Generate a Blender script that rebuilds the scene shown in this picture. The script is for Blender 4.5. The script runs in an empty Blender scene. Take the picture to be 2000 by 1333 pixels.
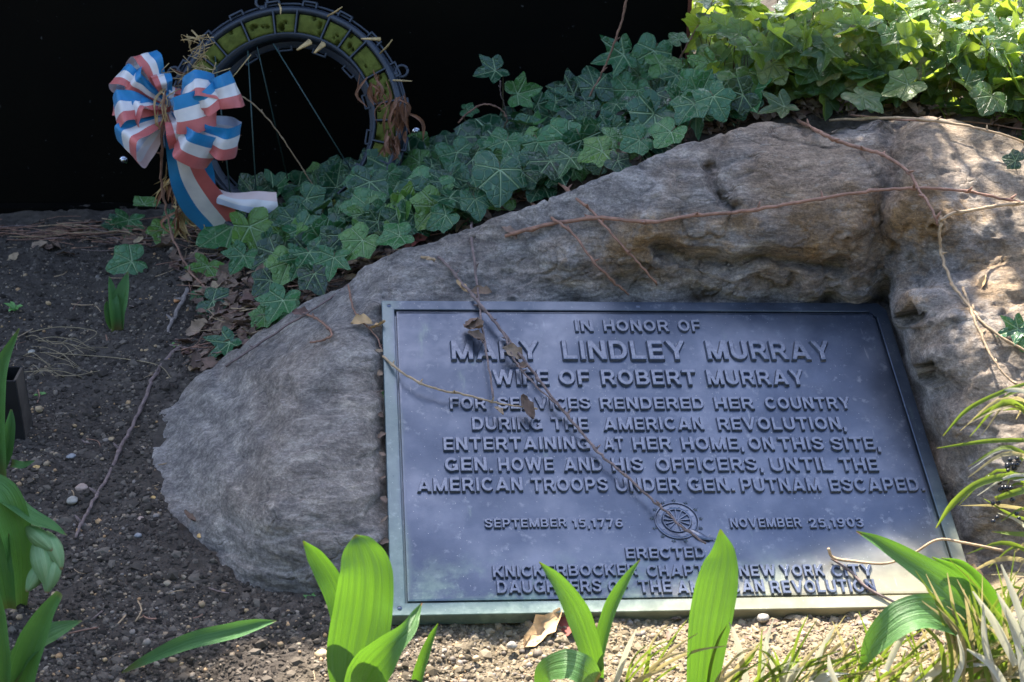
import bpy, math, random
import numpy as np
from mathutils import Vector, Matrix

random.seed(7)
RNG = np.random.default_rng(11)
SC = bpy.context.scene
COL = SC.collection
# ------------------------------------------------------------------ camera, sky, sun, exposure
F = 3160.0                       # focal length in pixels of the 2000 px wide photograph
PITCH = math.radians(29.0)
FW = Vector((0, math.cos(PITCH), -math.sin(PITCH)))
UP = Vector((0, math.sin(PITCH), math.cos(PITCH)))
RT = Vector((1, 0, 0))
PW = 0.85                        # plaque width in metres
# plane of the plaque seen from the camera (pose solved from its four corners)
CORN = [(745, 587), (1727, 592), (1916, 1183), (764, 1203)]


def solve_h():
    A = []
    for (x, y), (u, v) in zip([(0, 0), (1, 0), (1, -1), (0, -1)], CORN):
        u -= 1000; v -= 666.5
        A.append([x, y, 1, 0, 0, 0, -u * x, -u * y, -u])
        A.append([0, 0, 0, x, y, 1, -v * x, -v * y, -v])
    return np.linalg.svd(np.array(A))[2][-1].reshape(3, 3)


HM = solve_h()
K1 = np.diag([1 / F, 1 / F, 1.0])
a_, b_, t_ = K1 @ HM[:, 0], K1 @ HM[:, 1], K1 @ HM[:, 2]
if t_[2] < 0: a_, b_, t_ = -a_, -b_, -t_
s_ = PW / np.linalg.norm(a_)
PH = PW * np.linalg.norm(b_) / np.linalg.norm(a_)


def c2w(v): return RT * v[0] - UP * v[1] + FW * v[2]


P_O = c2w(t_ * s_); P_U = c2w(a_).normalized(); P_V = c2w(b_).normalized()
P_N = P_U.cross(P_V).normalized(); P_V = P_N.cross(P_U).normalized()
CAMH = 0.035 - (P_O - P_V * PH).z
CAM = Vector((0, 0, CAMH)); P_O = P_O + CAM
HI = np.linalg.inv(HM)


def uv_of(px, py):               # photo pixel -> metres on the plaque (u right, v down from its top left corner)
    q = HI @ np.array([px - 1000, py - 666.5, 1.0])
    return q[0] / q[2] * PW, q[1] / q[2] * PH


cam = bpy.data.cameras.new('camera'); cam_o = bpy.data.objects.new('camera', cam); COL.objects.link(cam_o)
cam.sensor_width = 36; cam.lens = 36 * F / 2000; cam.clip_start = 0.05; cam.clip_end = 500
cam_o.matrix_world = Matrix(((RT.x, UP.x, -FW.x, CAM.x), (RT.y, UP.y, -FW.y, CAM.y), (RT.z, UP.z, -FW.z, CAM.z), (0, 0, 0, 1)))
cam.dof.use_dof = True; cam.dof.focus_distance = 2.62; cam.dof.aperture_fstop = 9.0
SC.camera = cam_o

SUN_EL, SUN_AZ = math.radians(50), math.radians(-13)      # the sun stands behind the black panel
SUN_DIR = Vector((math.sin(SUN_AZ) * math.cos(SUN_EL), math.cos(SUN_AZ) * math.cos(SUN_EL), math.sin(SUN_EL)))
W = bpy.data.worlds.new('World'); SC.world = W; W.use_nodes = True
wn = W.node_tree.nodes; wl = W.node_tree.links
bg = wn['Background']; sky = wn.new('ShaderNodeTexSky'); sky.sky_type = 'NISHITA'; sky.sun_disc = False
sky.sun_elevation = SUN_EL; sky.sun_rotation = SUN_AZ; sky.air_density = 1.0; sky.dust_density = 1.6; sky.ozone_density = 0.5
wl.new(sky.outputs[0], bg.inputs[0]); bg.inputs[1].default_value = 0.14
sl = bpy.data.lights.new('sun', 'SUN'); so = bpy.data.objects.new('sun', sl); COL.objects.link(so)
sl.energy = 5.0; sl.angle = math.radians(0.55); sl.color = (1.0, 0.93, 0.80)
so.rotation_euler = SUN_DIR.to_track_quat('Z', 'Y').to_euler(); so.location = (0, 6, 8)
SC.view_settings.view_transform = 'Standard'; SC.view_settings.look = 'None'
SC.view_settings.exposure = 2.06; SC.view_settings.gamma = 1.0; SC.view_settings.use_curve_mapping = False


# ------------------------------------------------------------------ pixels <-> places
def ray(px, py):
    return FW + RT * ((px - 1000) / F) - UP * ((py - 666.5) / F)


def pz(px, py, z):
    d = ray(px, py); return CAM + d * ((z - CAMH) / d.z)


def pd(px, py, depth): return CAM + ray(px, py) * depth


def py_(px, py, Y):
    d = ray(px, py); return CAM + d * (Y / d.y)


def depth_of(P): return (P - CAM).dot(FW)


def to_px(P):
    q = P - CAM; k = q.dot(FW)
    return 1000 + F * q.dot(RT) / k, 666.5 - F * q.dot(UP) / k


def zplq(px, py):                # height of the plaque plane under a pixel
    d = ray(px, py); t = (P_O - CAM).dot(P_N) / d.dot(P_N); return CAMH + d.z * t


def smooth(a, b, x):
    t = np.clip((x - a) / (b - a), 0, 1); return t * t * (3 - 2 * t)


def _hash(ix, iy, iz, s):
    h = (ix * 374761393 + iy * 668265263 + iz * 2147483647 + s * 974634777) & 0xffffffff
    h = ((h ^ (h >> 13)) * 1274126177) & 0xffffffff
    h = ((h ^ (h >> 16)) * 2246822519) & 0xffffffff
    return ((h ^ (h >> 15)) & 0xffff) / 65535.0


def vnoise(P, s=0):
    i = np.floor(P).astype(np.int64); f = P - i; f = f * f * (3 - 2 * f)
    r = 0
    for dx in (0, 1):
        for dy in (0, 1):
            for dz in (0, 1):
                w = (f[:, 0] if dx else 1 - f[:, 0]) * (f[:, 1] if dy else 1 - f[:, 1]) * (f[:, 2] if dz else 1 - f[:, 2])
                r = r + w * _hash(i[:, 0] + dx, i[:, 1] + dy, i[:, 2] + dz, s)
    return r * 2 - 1


def fbm(P, octv=4, s=0, gain=0.5):
    r = 0; a = 1.0; f = 1.0
    for k in range(octv):
        r = r + a * vnoise(P * f + 17.3 * k, s + k); a *= gain; f *= 2.03
    return r


class RBF:
    def __init__(self, pts, vals, sm=0.0):
        self.p = np.array(pts, float); n = len(pts)
        d = np.linalg.norm(self.p[:, None] - self.p[None], axis=2)
        A = np.zeros((n + 3, n + 3)); A[:n, :n] = -d + np.eye(n) * sm
        A[:n, n] = 1; A[:n, n + 1:] = self.p; A[n, :n] = 1; A[n + 1:, :n] = self.p.T
        b = np.zeros(n + 3); b[:n] = vals
        self.w = np.linalg.solve(A, b)

    def __call__(self, q):
        q = np.atleast_2d(np.asarray(q, float)); n = len(self.p); out = np.empty(len(q))
        for i in range(0, len(q), 20000):
            c = q[i:i + 20000]
            d = np.sqrt((c[:, None, 0] - self.p[None, :, 0]) ** 2 + (c[:, None, 1] - self.p[None, :, 1]) ** 2)
            out[i:i + 20000] = -d @ self.w[:n] + self.w[n] + c @ self.w[n + 1:]
        return out


# ------------------------------------------------------------------ terrain heights
TC = []   # photo pixel and height, turned into ground points
for px, py, z in [(0, 1333, 0), (300, 1333, 0), (600, 1333, 0), (900, 1333, .0), (1200, 1333, .005), (1500, 1333, .01), (1800, 1333, .02), (2000, 1333, .03),
                  (0, 1100, 0), (200, 1000, 0), (440, 1160, 0), (300, 1000, 0.0), (0, 850, 0), (150, 750, 0), (250, 800, .0), (0, 600, -.01), (200, 600, -.005), (400, 640, .02),
                  (700, 1215, .0), (900, 1222, .005), (1200, 1222, .005), (1500, 1218, -.002), (1800, 1200, -.012), (1950, 1170, .005), (2100, 1100, .05),
                  (0, 470, -.04), (200, 460, -.035), (330, 480, -.02), (480, 540, .03), (500, 640, .05), (620, 560, .09), (700, 520, .14),
                  (520, 440, .02), (650, 400, .08), (800, 460, .18), (800, 350, .13), (950, 400, .23), (900, 290, .15), (1050, 350, .26), (1150, 260, .24), (1250, 300, .33),
                  (1000, 260, .16), (1350, 170, .30), (1400, 250, .37), (1500, 225, .39), (1700, 215, .41), (1900, 230, .41), (2050, 280, .40), (1500, 120, .40), (1700, 90, .42), (1900, 90, .43), (2100, 100, .42)]:
    p = pz(px, py, z); TC.append((p.x, p.y, z))
for x, y, z in [(-.1, 2.3, -.1), (.3, 2.2, -.1), (.6, 2.2, -.1), (.9, 2.2, -.1), (.3, 2.5, .0), (.7, 2.5, .0), (0, 2.0, -.05), (.6, 2.0, -.05), (1.4, 2.6, .2), (1.6, 2.0, 0), (1.5, 3, .38),
                (-1.5, 3.3, -.05), (-1.6, 2.4, -.01), (-1.6, 1.6, 0), (0, 1.3, 0), (1.4, 1.4, 0), (-1.4, 1.1, 0),
                (.6, 3.35, .43), (1.0, 3.4, .44), (1.5, 3.5, .40), (.8, 3.65, .47), (1.4, 3.7, .46), (.8, 4.1, .12), (1.5, 4.0, .05), (-.3, 3.5, -.02), (-1, 3.6, -.04), (.3, 4, 0),
                (-4, 4, 0), (4, 5, 0), (-4, 0, 0), (4, 0, 0), (0, 6, 0), (0, -1, 0)]:
    TC.append((x, y, z))
TR = RBF([(a, b) for a, b, c in TC], [c for a, b, c in TC], 0.02)


def tz(X, Y, fine=True):
    X = np.asarray(X, float); Y = np.asarray(Y, float)
    z = TR(np.stack([X, Y], 1))
    far = smooth(3.5, 6.0, np.hypot(X, Y - 2.5)); z = z * (1 - far)
    if fine:
        P = np.stack([X, Y, X * 0], 1)
        n = 0.010 * fbm(P * 7, 3, 5) + 0.0045 * fbm(P * 34, 2, 9) + 0.0030 * np.maximum(fbm(P * 110, 2, 19), -.2)
        z = z + n * (1 - smooth(3.0, 6, np.hypot(X, Y - 2.5)))
    return z


def ground_hit(px, py, n=14):
    px = np.atleast_1d(np.asarray(px, float)); py = np.atleast_1d(np.asarray(py, float))
    D = np.array([list(ray(a, b)) for a, b in zip(px, py)])
    z = np.zeros(len(px)) + 0.1
    for k in range(n):
        t = (z - CAMH) / D[:, 2]; zz = tz(D[:, 0] * t, D[:, 1] * t, False); z = z + 0.6 * (zz - z)
    t = (z - CAMH) / D[:, 2]
    return np.stack([D[:, 0] * t, D[:, 1] * t, z], 1)


# ------------------------------------------------------------------ rock heights over photo pixels
YT = (P_O + P_U * 0.4).y         # the wall above the plaque stands here


def zY(px, py, Y):
    d = ray(px, py); return CAMH + d.z * (Y / d.y)


RC = []
for v in np.linspace(0.0, 1.0, 7):        # floor of the recess under the plaque
    for u in np.linspace(0.0, 1.0, 9):
        P = P_O + P_U * (u * PW) - P_V * (v * PH); x, y = to_px(P)
        RC.append((x, y, zplq(x, y) - .024))
for y in np.linspace(600, 1150, 7):       # slab left of the plaque, nearly flush
    RC.append((733 + (y - 600) * .012, y, zplq(733, y) + .001 - .02 * (y > 1120)))
for x, y, dz in [(650, 650, -.004), (650, 800, -.002), (650, 950, 0), (640, 1080, -.01), (560, 720, -.012), (540, 850, -.008), (540, 1000, -.01)]:
    RC.append((x, y, zplq(x, y) + dz))
for x in (800, 900, 1000): RC.append((x, 560 - (x - 800) * .12, zY(x, 560, YT + .025)))
for x in (1100, 1250, 1400, 1550, 1680): RC.append((x, 512 - 0 * x, zY(x, 512, YT + .03)))
for x in (850, 1000, 1150, 1300, 1450, 1600, 1700): RC.append((x, 576, zY(x, 576, YT + .022)))
RC += [(740, 565, .222), (1000, 470, .262), (1250, 455, .315), (1500, 450, .318), (1650, 450, .325),
       (1100, 430, .300), (1300, 380, .36), (1500, 340, .392), (1650, 330, .40)]
for x, y, dz in [(1760, 600, .02), (1800, 600, .085), (1790, 520, .06), (1830, 700, .075), (1870, 820, .062), (1895, 920, .045), (1918, 1010, .016), (1935, 1090, -.008),
                 (1900, 650, .10), (1960, 800, .09), (2000, 950, .06), (2050, 1050, .03), (1900, 540, .095), (2000, 600, .10), (2100, 700, .09)]:
    RC.append((x, y, zplq(x, y) + dz))
RC += [(1830, 430, .36), (1900, 330, .40), (1980, 420, .36), (1820, 300, .42), (2100, 500, .33)]
OUT = [(300, 850, -.005), (298, 905, -.01), (318, 970, -.01), (360, 1050, -.01), (455, 1110, -.01), (560, 1160, -.012), (650, 1178, -.012), (760, 1206, -.01), (1000, 1212, -.012), (1300, 1208, -.012),
       (1600, 1200, -.025), (1900, 1190, -.02), (2050, 1150, .0), (2230, 1050, .03), (2330, 850, .1), (2330, 600, .22), (2220, 400, .32), (2100, 320, .38), (1985, 285, .415), (1950, 262, .43), (1830, 240, .44), (1720, 232, .445),
       (1600, 243, .44), (1500, 238, .435), (1420, 255, .425), (1340, 285, .405), (1240, 325, .38), (1140, 368, .345), (1050, 400, .315), (960, 430, .285), (860, 478, .245), (755, 508, .205), (700, 545, .175),
       (620, 585, .135), (560, 620, .10), (500, 660, .07), (440, 700, .045), (370, 765, .02), (330, 810, .005)]
RC += OUT
RR = RBF([(a, b) for a, b, c in RC], [c for a, b, c in RC], 0.2)
GROOVE = [(1760, 232), (1735, 290), (1745, 340), (1715, 420), (1728, 500), (1735, 590)]


def seg_dist(q, poly):
    d = np.full(len(q), 1e9)
    for a, b in zip(poly[:-1], poly[1:]):
        a = np.array(a, float); b = np.array(b, float); ab = b - a
        t = np.clip(((q - a) @ ab) / (ab @ ab), 0, 1); d = np.minimum(d, np.linalg.norm(q - a - t[:, None] * ab, axis=1))
    return d


def rock_z(q):
    q = np.atleast_2d(np.asarray(q, float))
    jit = np.stack([vnoise(np.c_[q / 45., q[:, 0] * 0], 3), vnoise(np.c_[q / 45., q[:, 0] * 0 + 5], 4)], 1) * 5
    qq = q + jit
    z = RR(qq)
    z -= .015 * np.exp(-(seg_dist(qq, GROOVE) / 22) ** 2)
    z -= .018 * np.exp(-(seg_dist(qq, [(1280, 490), (1420, 520), (1500, 500), (1640, 520)]) / 16) ** 2)
    z -= .010 * np.exp(-(seg_dist(qq, [(1380, 330), (1410, 390), (1440, 400)]) / 10) ** 2)
    return z


def surf(px, py):                # a place on whichever surface the pixel shows
    q = np.array([[px, py]], float)
    r = float(RR(q)[0]); g = ground_hit([px], [py])[0][2]
    z = max(r if 296 < px and point_in(px, py, [(a, b) for a, b, c in OUT]) else -9, g)
    if point_in(px, py, CORN): z = max(z, zplq(px, py))
    return pz(px, py, z)


def point_in(x, y, poly):
    c = False; n = len(poly); j = n - 1
    for i in range(n):
        if (poly[i][1] > y) != (poly[j][1] > y) and x < (poly[j][0] - poly[i][0]) * (y - poly[i][1]) / (poly[j][1] - poly[i][1]) + poly[i][0]: c = not c
        j = i
    return c


# ------------------------------------------------------------------ material helpers
class NT:
    def __init__(s, name):
        s.m = bpy.data.materials.new(name); s.m.use_nodes = True; s.t = s.m.node_tree; s.b = s.t.nodes['Principled BSDF']; s.out = s.t.nodes['Material Output']

    def n(s, typ, ins=None, **kw):
        o = s.t.nodes.new(typ)
        for k, v in kw.items(): setattr(o, k, v)
        for k, v in (ins or {}).items(): s.set(o.inputs[k], v)
        return o

    def set(s, sock, v):
        if isinstance(v, bpy.types.NodeSocket): s.t.links.new(v, sock)
        elif isinstance(v, bpy.types.Node): s.t.links.new(v.outputs[0], sock)
        else:
            if isinstance(v, tuple) and len(v) == 3 and sock.type == 'RGBA': v = v + (1,)
            sock.default_value = v

    def math(s, op, a, b=None, c=None, clamp=False):
        o = s.n('ShaderNodeMath', operation=op, use_clamp=clamp); s.set(o.inputs[0], a)
        if b is not None: s.set(o.inputs[1], b)
        if c is not None: s.set(o.inputs[2], c)
        return o.outputs[0]

    def coord(s, kind='Object', scale=(1, 1, 1), rot=(0, 0, 0)):
        t = s.n('ShaderNodeTexCoord'); mp = s.n('ShaderNodeMapping'); s.t.links.new(t.outputs[kind], mp.inputs[0])
        mp.inputs['Scale'].default_value = scale; mp.inputs['Rotation'].default_value = rot; return mp.outputs[0]

    def noise(s, vec, scale, detail=4, rough=.55, out=0, dist=0):
        o = s.n('ShaderNodeTexNoise', {'Scale': scale, 'Detail': detail, 'Roughness': rough, 'Distortion': dist}); s.set(o.inputs['Vector'], vec); return o.outputs[out]

    def ramp(s, v, stops):
        o = s.n('ShaderNodeValToRGB'); s.set(o.inputs[0], v); e = o.color_ramp.elements
        while len(e) > 1: e.remove(e[-1])
        e[0].position, e[0].color = stops[0][0], tuple(stops[0][1]) + (1,)
        for p, c in stops[1:]:
            k = e.new(p); k.color = tuple(c) + (1,)
        return o.outputs[0]

    def ss(s, v, a, b):          # smooth step
        o = s.n('ShaderNodeMapRange', interpolation_type='SMOOTHSTEP'); s.set(o.inputs[0], v); o.inputs[1].default_value = a; o.inputs[2].default_value = b
        return o.outputs[0]

    def mix(s, f, a, b, mode='MIX'):
        o = s.n('ShaderNodeMix', data_type='RGBA', blend_type=mode); s.set(o.inputs[0], f); s.set(o.inputs[6], a); s.set(o.inputs[7], b); return o.outputs[2]

    def bump(s, h, st, dist=.01):
        o = s.n('ShaderNodeBump'); o.inputs['Strength'].default_value = st; o.inputs['Distance'].default_value = dist; s.set(o.inputs['Height'], h)
        s.t.links.new(o.outputs[0], s.b.inputs['Normal']); return o

    def base(s, c): s.set(s.b.inputs['Base Color'], c)

    def p(s, **k):
        for a, v in k.items(): s.set(s.b.inputs[a.replace('_', ' ')], v)

    def translucent(s, col, fac):
        tr = s.n('ShaderNodeBsdfTranslucent'); s.set(tr.inputs[0], col)
        mx = s.n('ShaderNodeMixShader'); s.set(mx.inputs[0], fac); s.t.links.new(s.b.outputs[0], mx.inputs[1]); s.t.links.new(tr.outputs[0], mx.inputs[2])
        s.t.links.new(mx.outputs[0], s.out.inputs[0])


def simple(name, col, rough=.7, metal=0, var=.25, scale=40, bump=.2, spec=.5):
    m = NT(name); v = m.coord(); n = m.noise(v, scale)
    d = tuple(c * (1 - var) for c in col); l = tuple(min(1, c * (1 + var)) for c in col)
    m.base(m.ramp(n, [(.3, d), (.7, l)])); m.p(Roughness=rough, Metallic=metal, Specular_IOR_Level=spec)
    if bump: m.bump(m.noise(v, scale * 3), bump, .002)
    return m.m


M = {}
# soil
m = NT('soil'); v = m.coord()
n1 = m.noise(v, 6, 5); n2 = m.noise(v, 60, 6, .7); n3 = m.noise(v, 260, 3, .7)
c = m.ramp(n2, [(.25, (.030, .025, .021)), (.55, (.075, .062, .053)), (.8, (.14, .115, .095))])
c = m.mix(m.math('MULTIPLY', m.ss(n1, .45, .7), .45), c, (.090, .074, .058))
sx = m.n('ShaderNodeSeparateXYZ', {0: m.n('ShaderNodeTexCoord').outputs['Object']})
dry = m.math('MULTIPLY', m.ss(m.math('ADD', sx.outputs[0], m.math('MULTIPLY', n1, .5)), -.1, .45), m.math('SUBTRACT', 1.0, m.ss(sx.outputs[1], 2.1, 2.5)))  # ground turns paler tan towards the front right
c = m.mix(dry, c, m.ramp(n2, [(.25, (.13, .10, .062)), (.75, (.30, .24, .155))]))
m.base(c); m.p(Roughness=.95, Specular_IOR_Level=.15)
h = m.math('ADD', n2, m.math('MULTIPLY', n3, .6)); m.bump(h, .9, .006); M['soil'] = m.m
# rock
m = NT('rock'); v = m.coord(); vs = m.coord(scale=(1.0, 2.0, 3.6), rot=(.35, .25, -.55))
n1 = m.noise(v, 3.2, 5, .6); n2 = m.noise(vs, 12, 10, .76, dist=.15); n3 = m.noise(v, 190, 5, .8); n4 = m.noise(v, 9, 6, .65)
c = m.ramp(n2, [(.30, (.070, .065, .064)), (.44, (.165, .153, .148)), (.56, (.28, .257, .242)), (.72, (.52, .48, .43))])
c = m.mix(m.math('MULTIPLY', m.ss(n1, .44, .64), m.math('ADD', m.math('MULTIPLY', m.ss(m.n('ShaderNodeSeparateXYZ', {0: m.n('ShaderNodeTexCoord').outputs['Object']}).outputs[0], -.25, .15), .55), .25)), c, m.ramp(n2, [(.3, (.085, .055, .035)), (.7, (.36, .25, .165))]))
c = m.mix(m.math('MULTIPLY', m.ss(n4, .56, .72), .5), c, (.085, .082, .09))
# iron stains of the broken face round the recess: place in object space
sx = m.n('ShaderNodeSeparateXYZ', {0: m.n('ShaderNodeTexCoord').outputs['Object']})
st = m.math('MULTIPLY', m.ss(sx.outputs[2], .2, .29), m.math('SUBTRACT', 1.0, m.ss(sx.outputs[1], YT + .02, YT + .10)))
st = m.math('MULTIPLY', st, m.ss(m.noise(v, 11, 5, .7), .40, .6))
c = m.mix(m.math('MULTIPLY', st, .95), c, m.ramp(n2, [(.3, (.06, .034, .014)), (.62, (.32, .19, .075))]))
rt = m.math('MULTIPLY', m.ss(m.math('ADD', sx.outputs[0], m.math('MULTIPLY', n1, .25)), .74, .98), .8)
c = m.mix(rt, c, m.ramp(n2, [(.3, (.13, .095, .065)), (.7, (.33, .26, .185))]))
sp = m.n('ShaderNodeTexVoronoi', {'Scale': 330, 'Vector': v}); spm = m.math('LESS_THAN', sp.outputs['Distance'], .16)
c = m.mix(m.math('MULTIPLY', spm, m.math('MULTIPLY', m.ss(n3, .5, .6), .5)), c, (.62, .60, .56))
n5 = m.noise(vs, 55, 8, .85)
c = m.mix(1.0, c, m.ramp(n5, [(.40, (.72, .72, .72)), (.60, (1.26, 1.26, 1.26))]), 'MULTIPLY')
c = m.mix(1.0, c, m.ramp(n3, [(.40, (.74, .74, .74)), (.60, (1.28, 1.28, 1.28))]), 'MULTIPLY')
n6 = m.noise(vs, 26, 10, .7); c = m.mix(m.math('MULTIPLY', m.ss(n6, .58, .62), .30), c, (.42, .39, .35)); n7 = m.noise(v, 34, 10, .72); c = m.mix(m.math('MULTIPLY', m.ss(n7, .60, .64), .32), c, (.07, .066, .068))
c = m.mix(1.0, c, (1.36, 1.31, 1.27), 'MULTIPLY')
m.base(c); m.p(Roughness=m.ramp(n4, [(.3, (.5,) * 3), (.7, (.8,) * 3)]), Specular_IOR_Level=.45)
vd = m.n('ShaderNodeMixRGB', {0: .16}); m.set(vd.inputs[1], v); m.t.links.new(m.t.nodes.new('ShaderNodeTexNoise').outputs[1], vd.inputs[2]); ns_ = vd.inputs[2].links[0].from_node; ns_.inputs['Scale'].default_value = 7; ns_.inputs['Detail'].default_value = 6; m.set(ns_.inputs['Vector'], v)
cr = m.n('ShaderNodeTexVoronoi', {'Scale': 10.0, 'Vector': vd.outputs[0]}, feature='DISTANCE_TO_EDGE')
ck = m.math('MULTIPLY', m.math('SUBTRACT', 1.0, m.ss(cr.outputs['Distance'], .0, .035)), m.ss(n4, .50, .62))
h = m.math('SUBTRACT', m.math('ADD', m.math('ADD', n2, m.math('MULTIPLY', n5, .9)), m.math('MULTIPLY', n3, .45)), m.math('MULTIPLY', ck, .7)); m.bump(h, .95, .010); M['rock'] = m.m
# bronze
m = NT('bronze'); v = m.coord()
n1 = m.noise(v, 5, 6, .6); n2 = m.noise(v, 45, 6, .7); n3 = m.noise(v, 500, 3, .7)
c = m.ramp(n1, [(.3, (.040, .054, .088)), (.5, (.070, .088, .130)), (.7, (.135, .155, .205))])
c = m.mix(m.math('MULTIPLY', m.ss(n2, .56, .72), .35), c, (.34, .37, .42))
sx = m.n('ShaderNodeSeparateXYZ', {0: m.n('ShaderNodeTexCoord').outputs['Object']})
X, Y = sx.outputs[0], sx.outputs[1]
edge = m.math('MINIMUM', m.math('MINIMUM', X, m.math('SUBTRACT', PW, X)), m.math('MINIMUM', m.math('MULTIPLY', Y, -1.0), m.math('ADD', Y, PH)))
low = m.ss(m.math('MULTIPLY', Y, -1.0), PH * .45, PH)
rim = m.math('SUBTRACT', 1.0, m.ss(m.math('ADD', edge, m.math('MULTIPLY', m.math('SUBTRACT', n1, .5), .05)), .014, .032))
lf = m.math('MULTIPLY', m.math('SUBTRACT', 1.0, m.ss(X, .012, .040)), .30)
pat = m.math('MULTIPLY', rim, m.math('MAXIMUM', m.math('ADD', m.math('MULTIPLY', low, .60), .03), lf))
stn = m.noise(m.coord(scale=(1, .22, 1), rot=(0, 0, .08)), 22, 6, .75)
pat = m.math('MAXIMUM', pat, m.math('MULTIPLY', m.ss(stn, .60, .74), .34))
spl = m.math('MULTIPLY', m.ss(m.math('MULTIPLY', Y, -1.0), PH * .80, PH * .99), m.ss(m.noise(v, 14, 6, .7), .44, .62))
pat = m.math('MAXIMUM', pat, m.math('MULTIPLY', spl, .75))
c = m.mix(pat, c, m.ramp(n2, [(.3, (.11, .18, .14)), (.7, (.28, .37, .30))]))
warm_lit = m.math('MULTIPLY', m.ss(m.math('ADD', m.math('MULTIPLY', Y, -1.0), m.math('MULTIPLY', X, .25)), PH + .02, PH + .17), .85)  # cream patina, with the corner's sunlight put into the colour
c = m.mix(warm_lit, c, m.ramp(n1, [(.3, (.26, .22, .13)), (.7, (.42, .38, .25))]))
wx = m.noise(m.coord(scale=(1, .12, 1), rot=(0, 0, .3)), 60, 4, .7)
c = m.mix(m.math('MULTIPLY', m.ss(wx, .66, .76), .25), c, (.5, .52, .55))
sp = m.n('ShaderNodeTexVoronoi', {'Scale': 120, 'Vector': v})
c = m.mix(m.math('MULTIPLY', m.math('LESS_THAN', sp.outputs['Distance'], .07), .5), c, (.55, .56, .55))
m.base(c)
m.p(Metallic=m.math('SUBTRACT', .80, m.math('MULTIPLY', m.math('MAXIMUM', pat, warm_lit), .75), clamp=True), Roughness=m.ramp(n2, [(.3, (.27,) * 3), (.7, (.44,) * 3)]))
m.bump(m.math('ADD', m.math('MULTIPLY', n2, .6), m.math('MULTIPLY', n3, .5)), .3, .0012); M['bronze'] = m.m

m = NT('bronze_letter'); v = m.coord('Generated'); n2 = m.noise(m.n('ShaderNodeTexCoord').outputs['Reflection'] if False else v, 6, 5, .7)
m.base(m.ramp(n2, [(.3, (.075, .09, .13)), (.7, (.18, .20, .255))])); m.p(Metallic=.75, Roughness=.36); M['bronze_letter'] = m.m


def rnd(m):
    oi = m.n('ShaderNodeObjectInfo'); ge = m.n('ShaderNodeNewGeometry')
    return m.math('FRACT', m.math('ADD', oi.outputs['Random'], m.math('MULTIPLY', ge.outputs['Random Per Island'], 7.31)))


def ivy_mat(name, ramp_, vein, trans, tf, rough=.34):
    m = NT(name); uv = m.n('ShaderNodeUVMap'); r = rnd(m)
    sp = m.n('ShaderNodeSeparateXYZ', {0: uv.outputs[0]})
    x = m.math('ABSOLUTE', m.math('SUBTRACT', sp.outputs[0], .5)); y = m.math('SUBTRACT', sp.outputs[1], .5)
    dmin = None
    for ang in (0, 47, 97):          # distance to the main veins that leave the stalk
        a = math.radians(ang); dx, dy = math.sin(a), math.cos(a)
        al = m.math('ADD', m.math('MULTIPLY', x, dx), m.math('MULTIPLY', y, dy))
        pe = m.math('ABSOLUTE', m.math('SUBTRACT', m.math('MULTIPLY', x, dy), m.math('MULTIPLY', y, dx)))
        d = m.math('ADD', pe, m.math('MULTIPLY', m.math('LESS_THAN', al, 0.0), 9.0))
        d = m.math('ADD', d, m.math('MULTIPLY', m.math('MAXIMUM', al, 0.0), .010))
        dmin = d if dmin is None else m.math('MINIMUM', dmin, d)
    vm = m.math('SUBTRACT', 1.0, m.ss(dmin, .003, .022))
    vo = m.n('ShaderNodeTexVoronoi', {'Scale': 9.0}, feature='DISTANCE_TO_EDGE'); m.set(vo.inputs['Vector'], uv.outputs[0])
    v2 = m.math('MULTIPLY', m.math('SUBTRACT', 1.0, m.ss(vo.outputs['Distance'], .01, .07)), .38)
    vein_f = m.math('MAXIMUM', vm, v2)
    c = m.ramp(r, ramp_)
    n = m.noise(m.coord(), 35, 4); c = m.mix(1.0, c, m.ramp(n, [(.3, (.7, .7, .7)), (.7, (1.3, 1.3, 1.3))]), 'MULTIPLY')
    br = m.math('MULTIPLY', m.ss(m.noise(m.coord(), 14, 5, .7), .62, .70), m.ss(m.math('FRACT', m.math('MULTIPLY', r, 13.7)), .72, .8))
    c = m.mix(m.math('MULTIPLY', vein_f, .72), c, vein); c = m.mix(m.math('MULTIPLY', br, .8), c, (.16, .09, .035))
    m.base(c); m.p(Roughness=rough, Specular_IOR_Level=.55)
    m.bump(m.math('SUBTRACT', m.math('MULTIPLY', m.noise(uv.outputs[0], 5, 3), 1.6), m.math('MULTIPLY', vein_f, .8)), .8, .006)
    m.translucent(m.mix(m.math('MULTIPLY', vein_f, .4), trans, vein), tf)
    return m.m


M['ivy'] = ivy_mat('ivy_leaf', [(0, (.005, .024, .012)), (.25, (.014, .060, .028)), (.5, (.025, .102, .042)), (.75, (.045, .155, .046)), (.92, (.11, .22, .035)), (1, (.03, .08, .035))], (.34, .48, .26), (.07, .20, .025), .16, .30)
M['ivy_sun'] = ivy_mat('ivy_leaf_sun', [(0, (.018, .055, .022)), (.4, (.035, .095, .028)), (.75, (.06, .14, .035)), (.93, (.12, .19, .05)), (1, (.25, .17, .08))], (.25, .34, .16), (.44, .58, .05), .42, .34)  # sunlit copy of the ivy leaf, sun glow put into its colours


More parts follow.
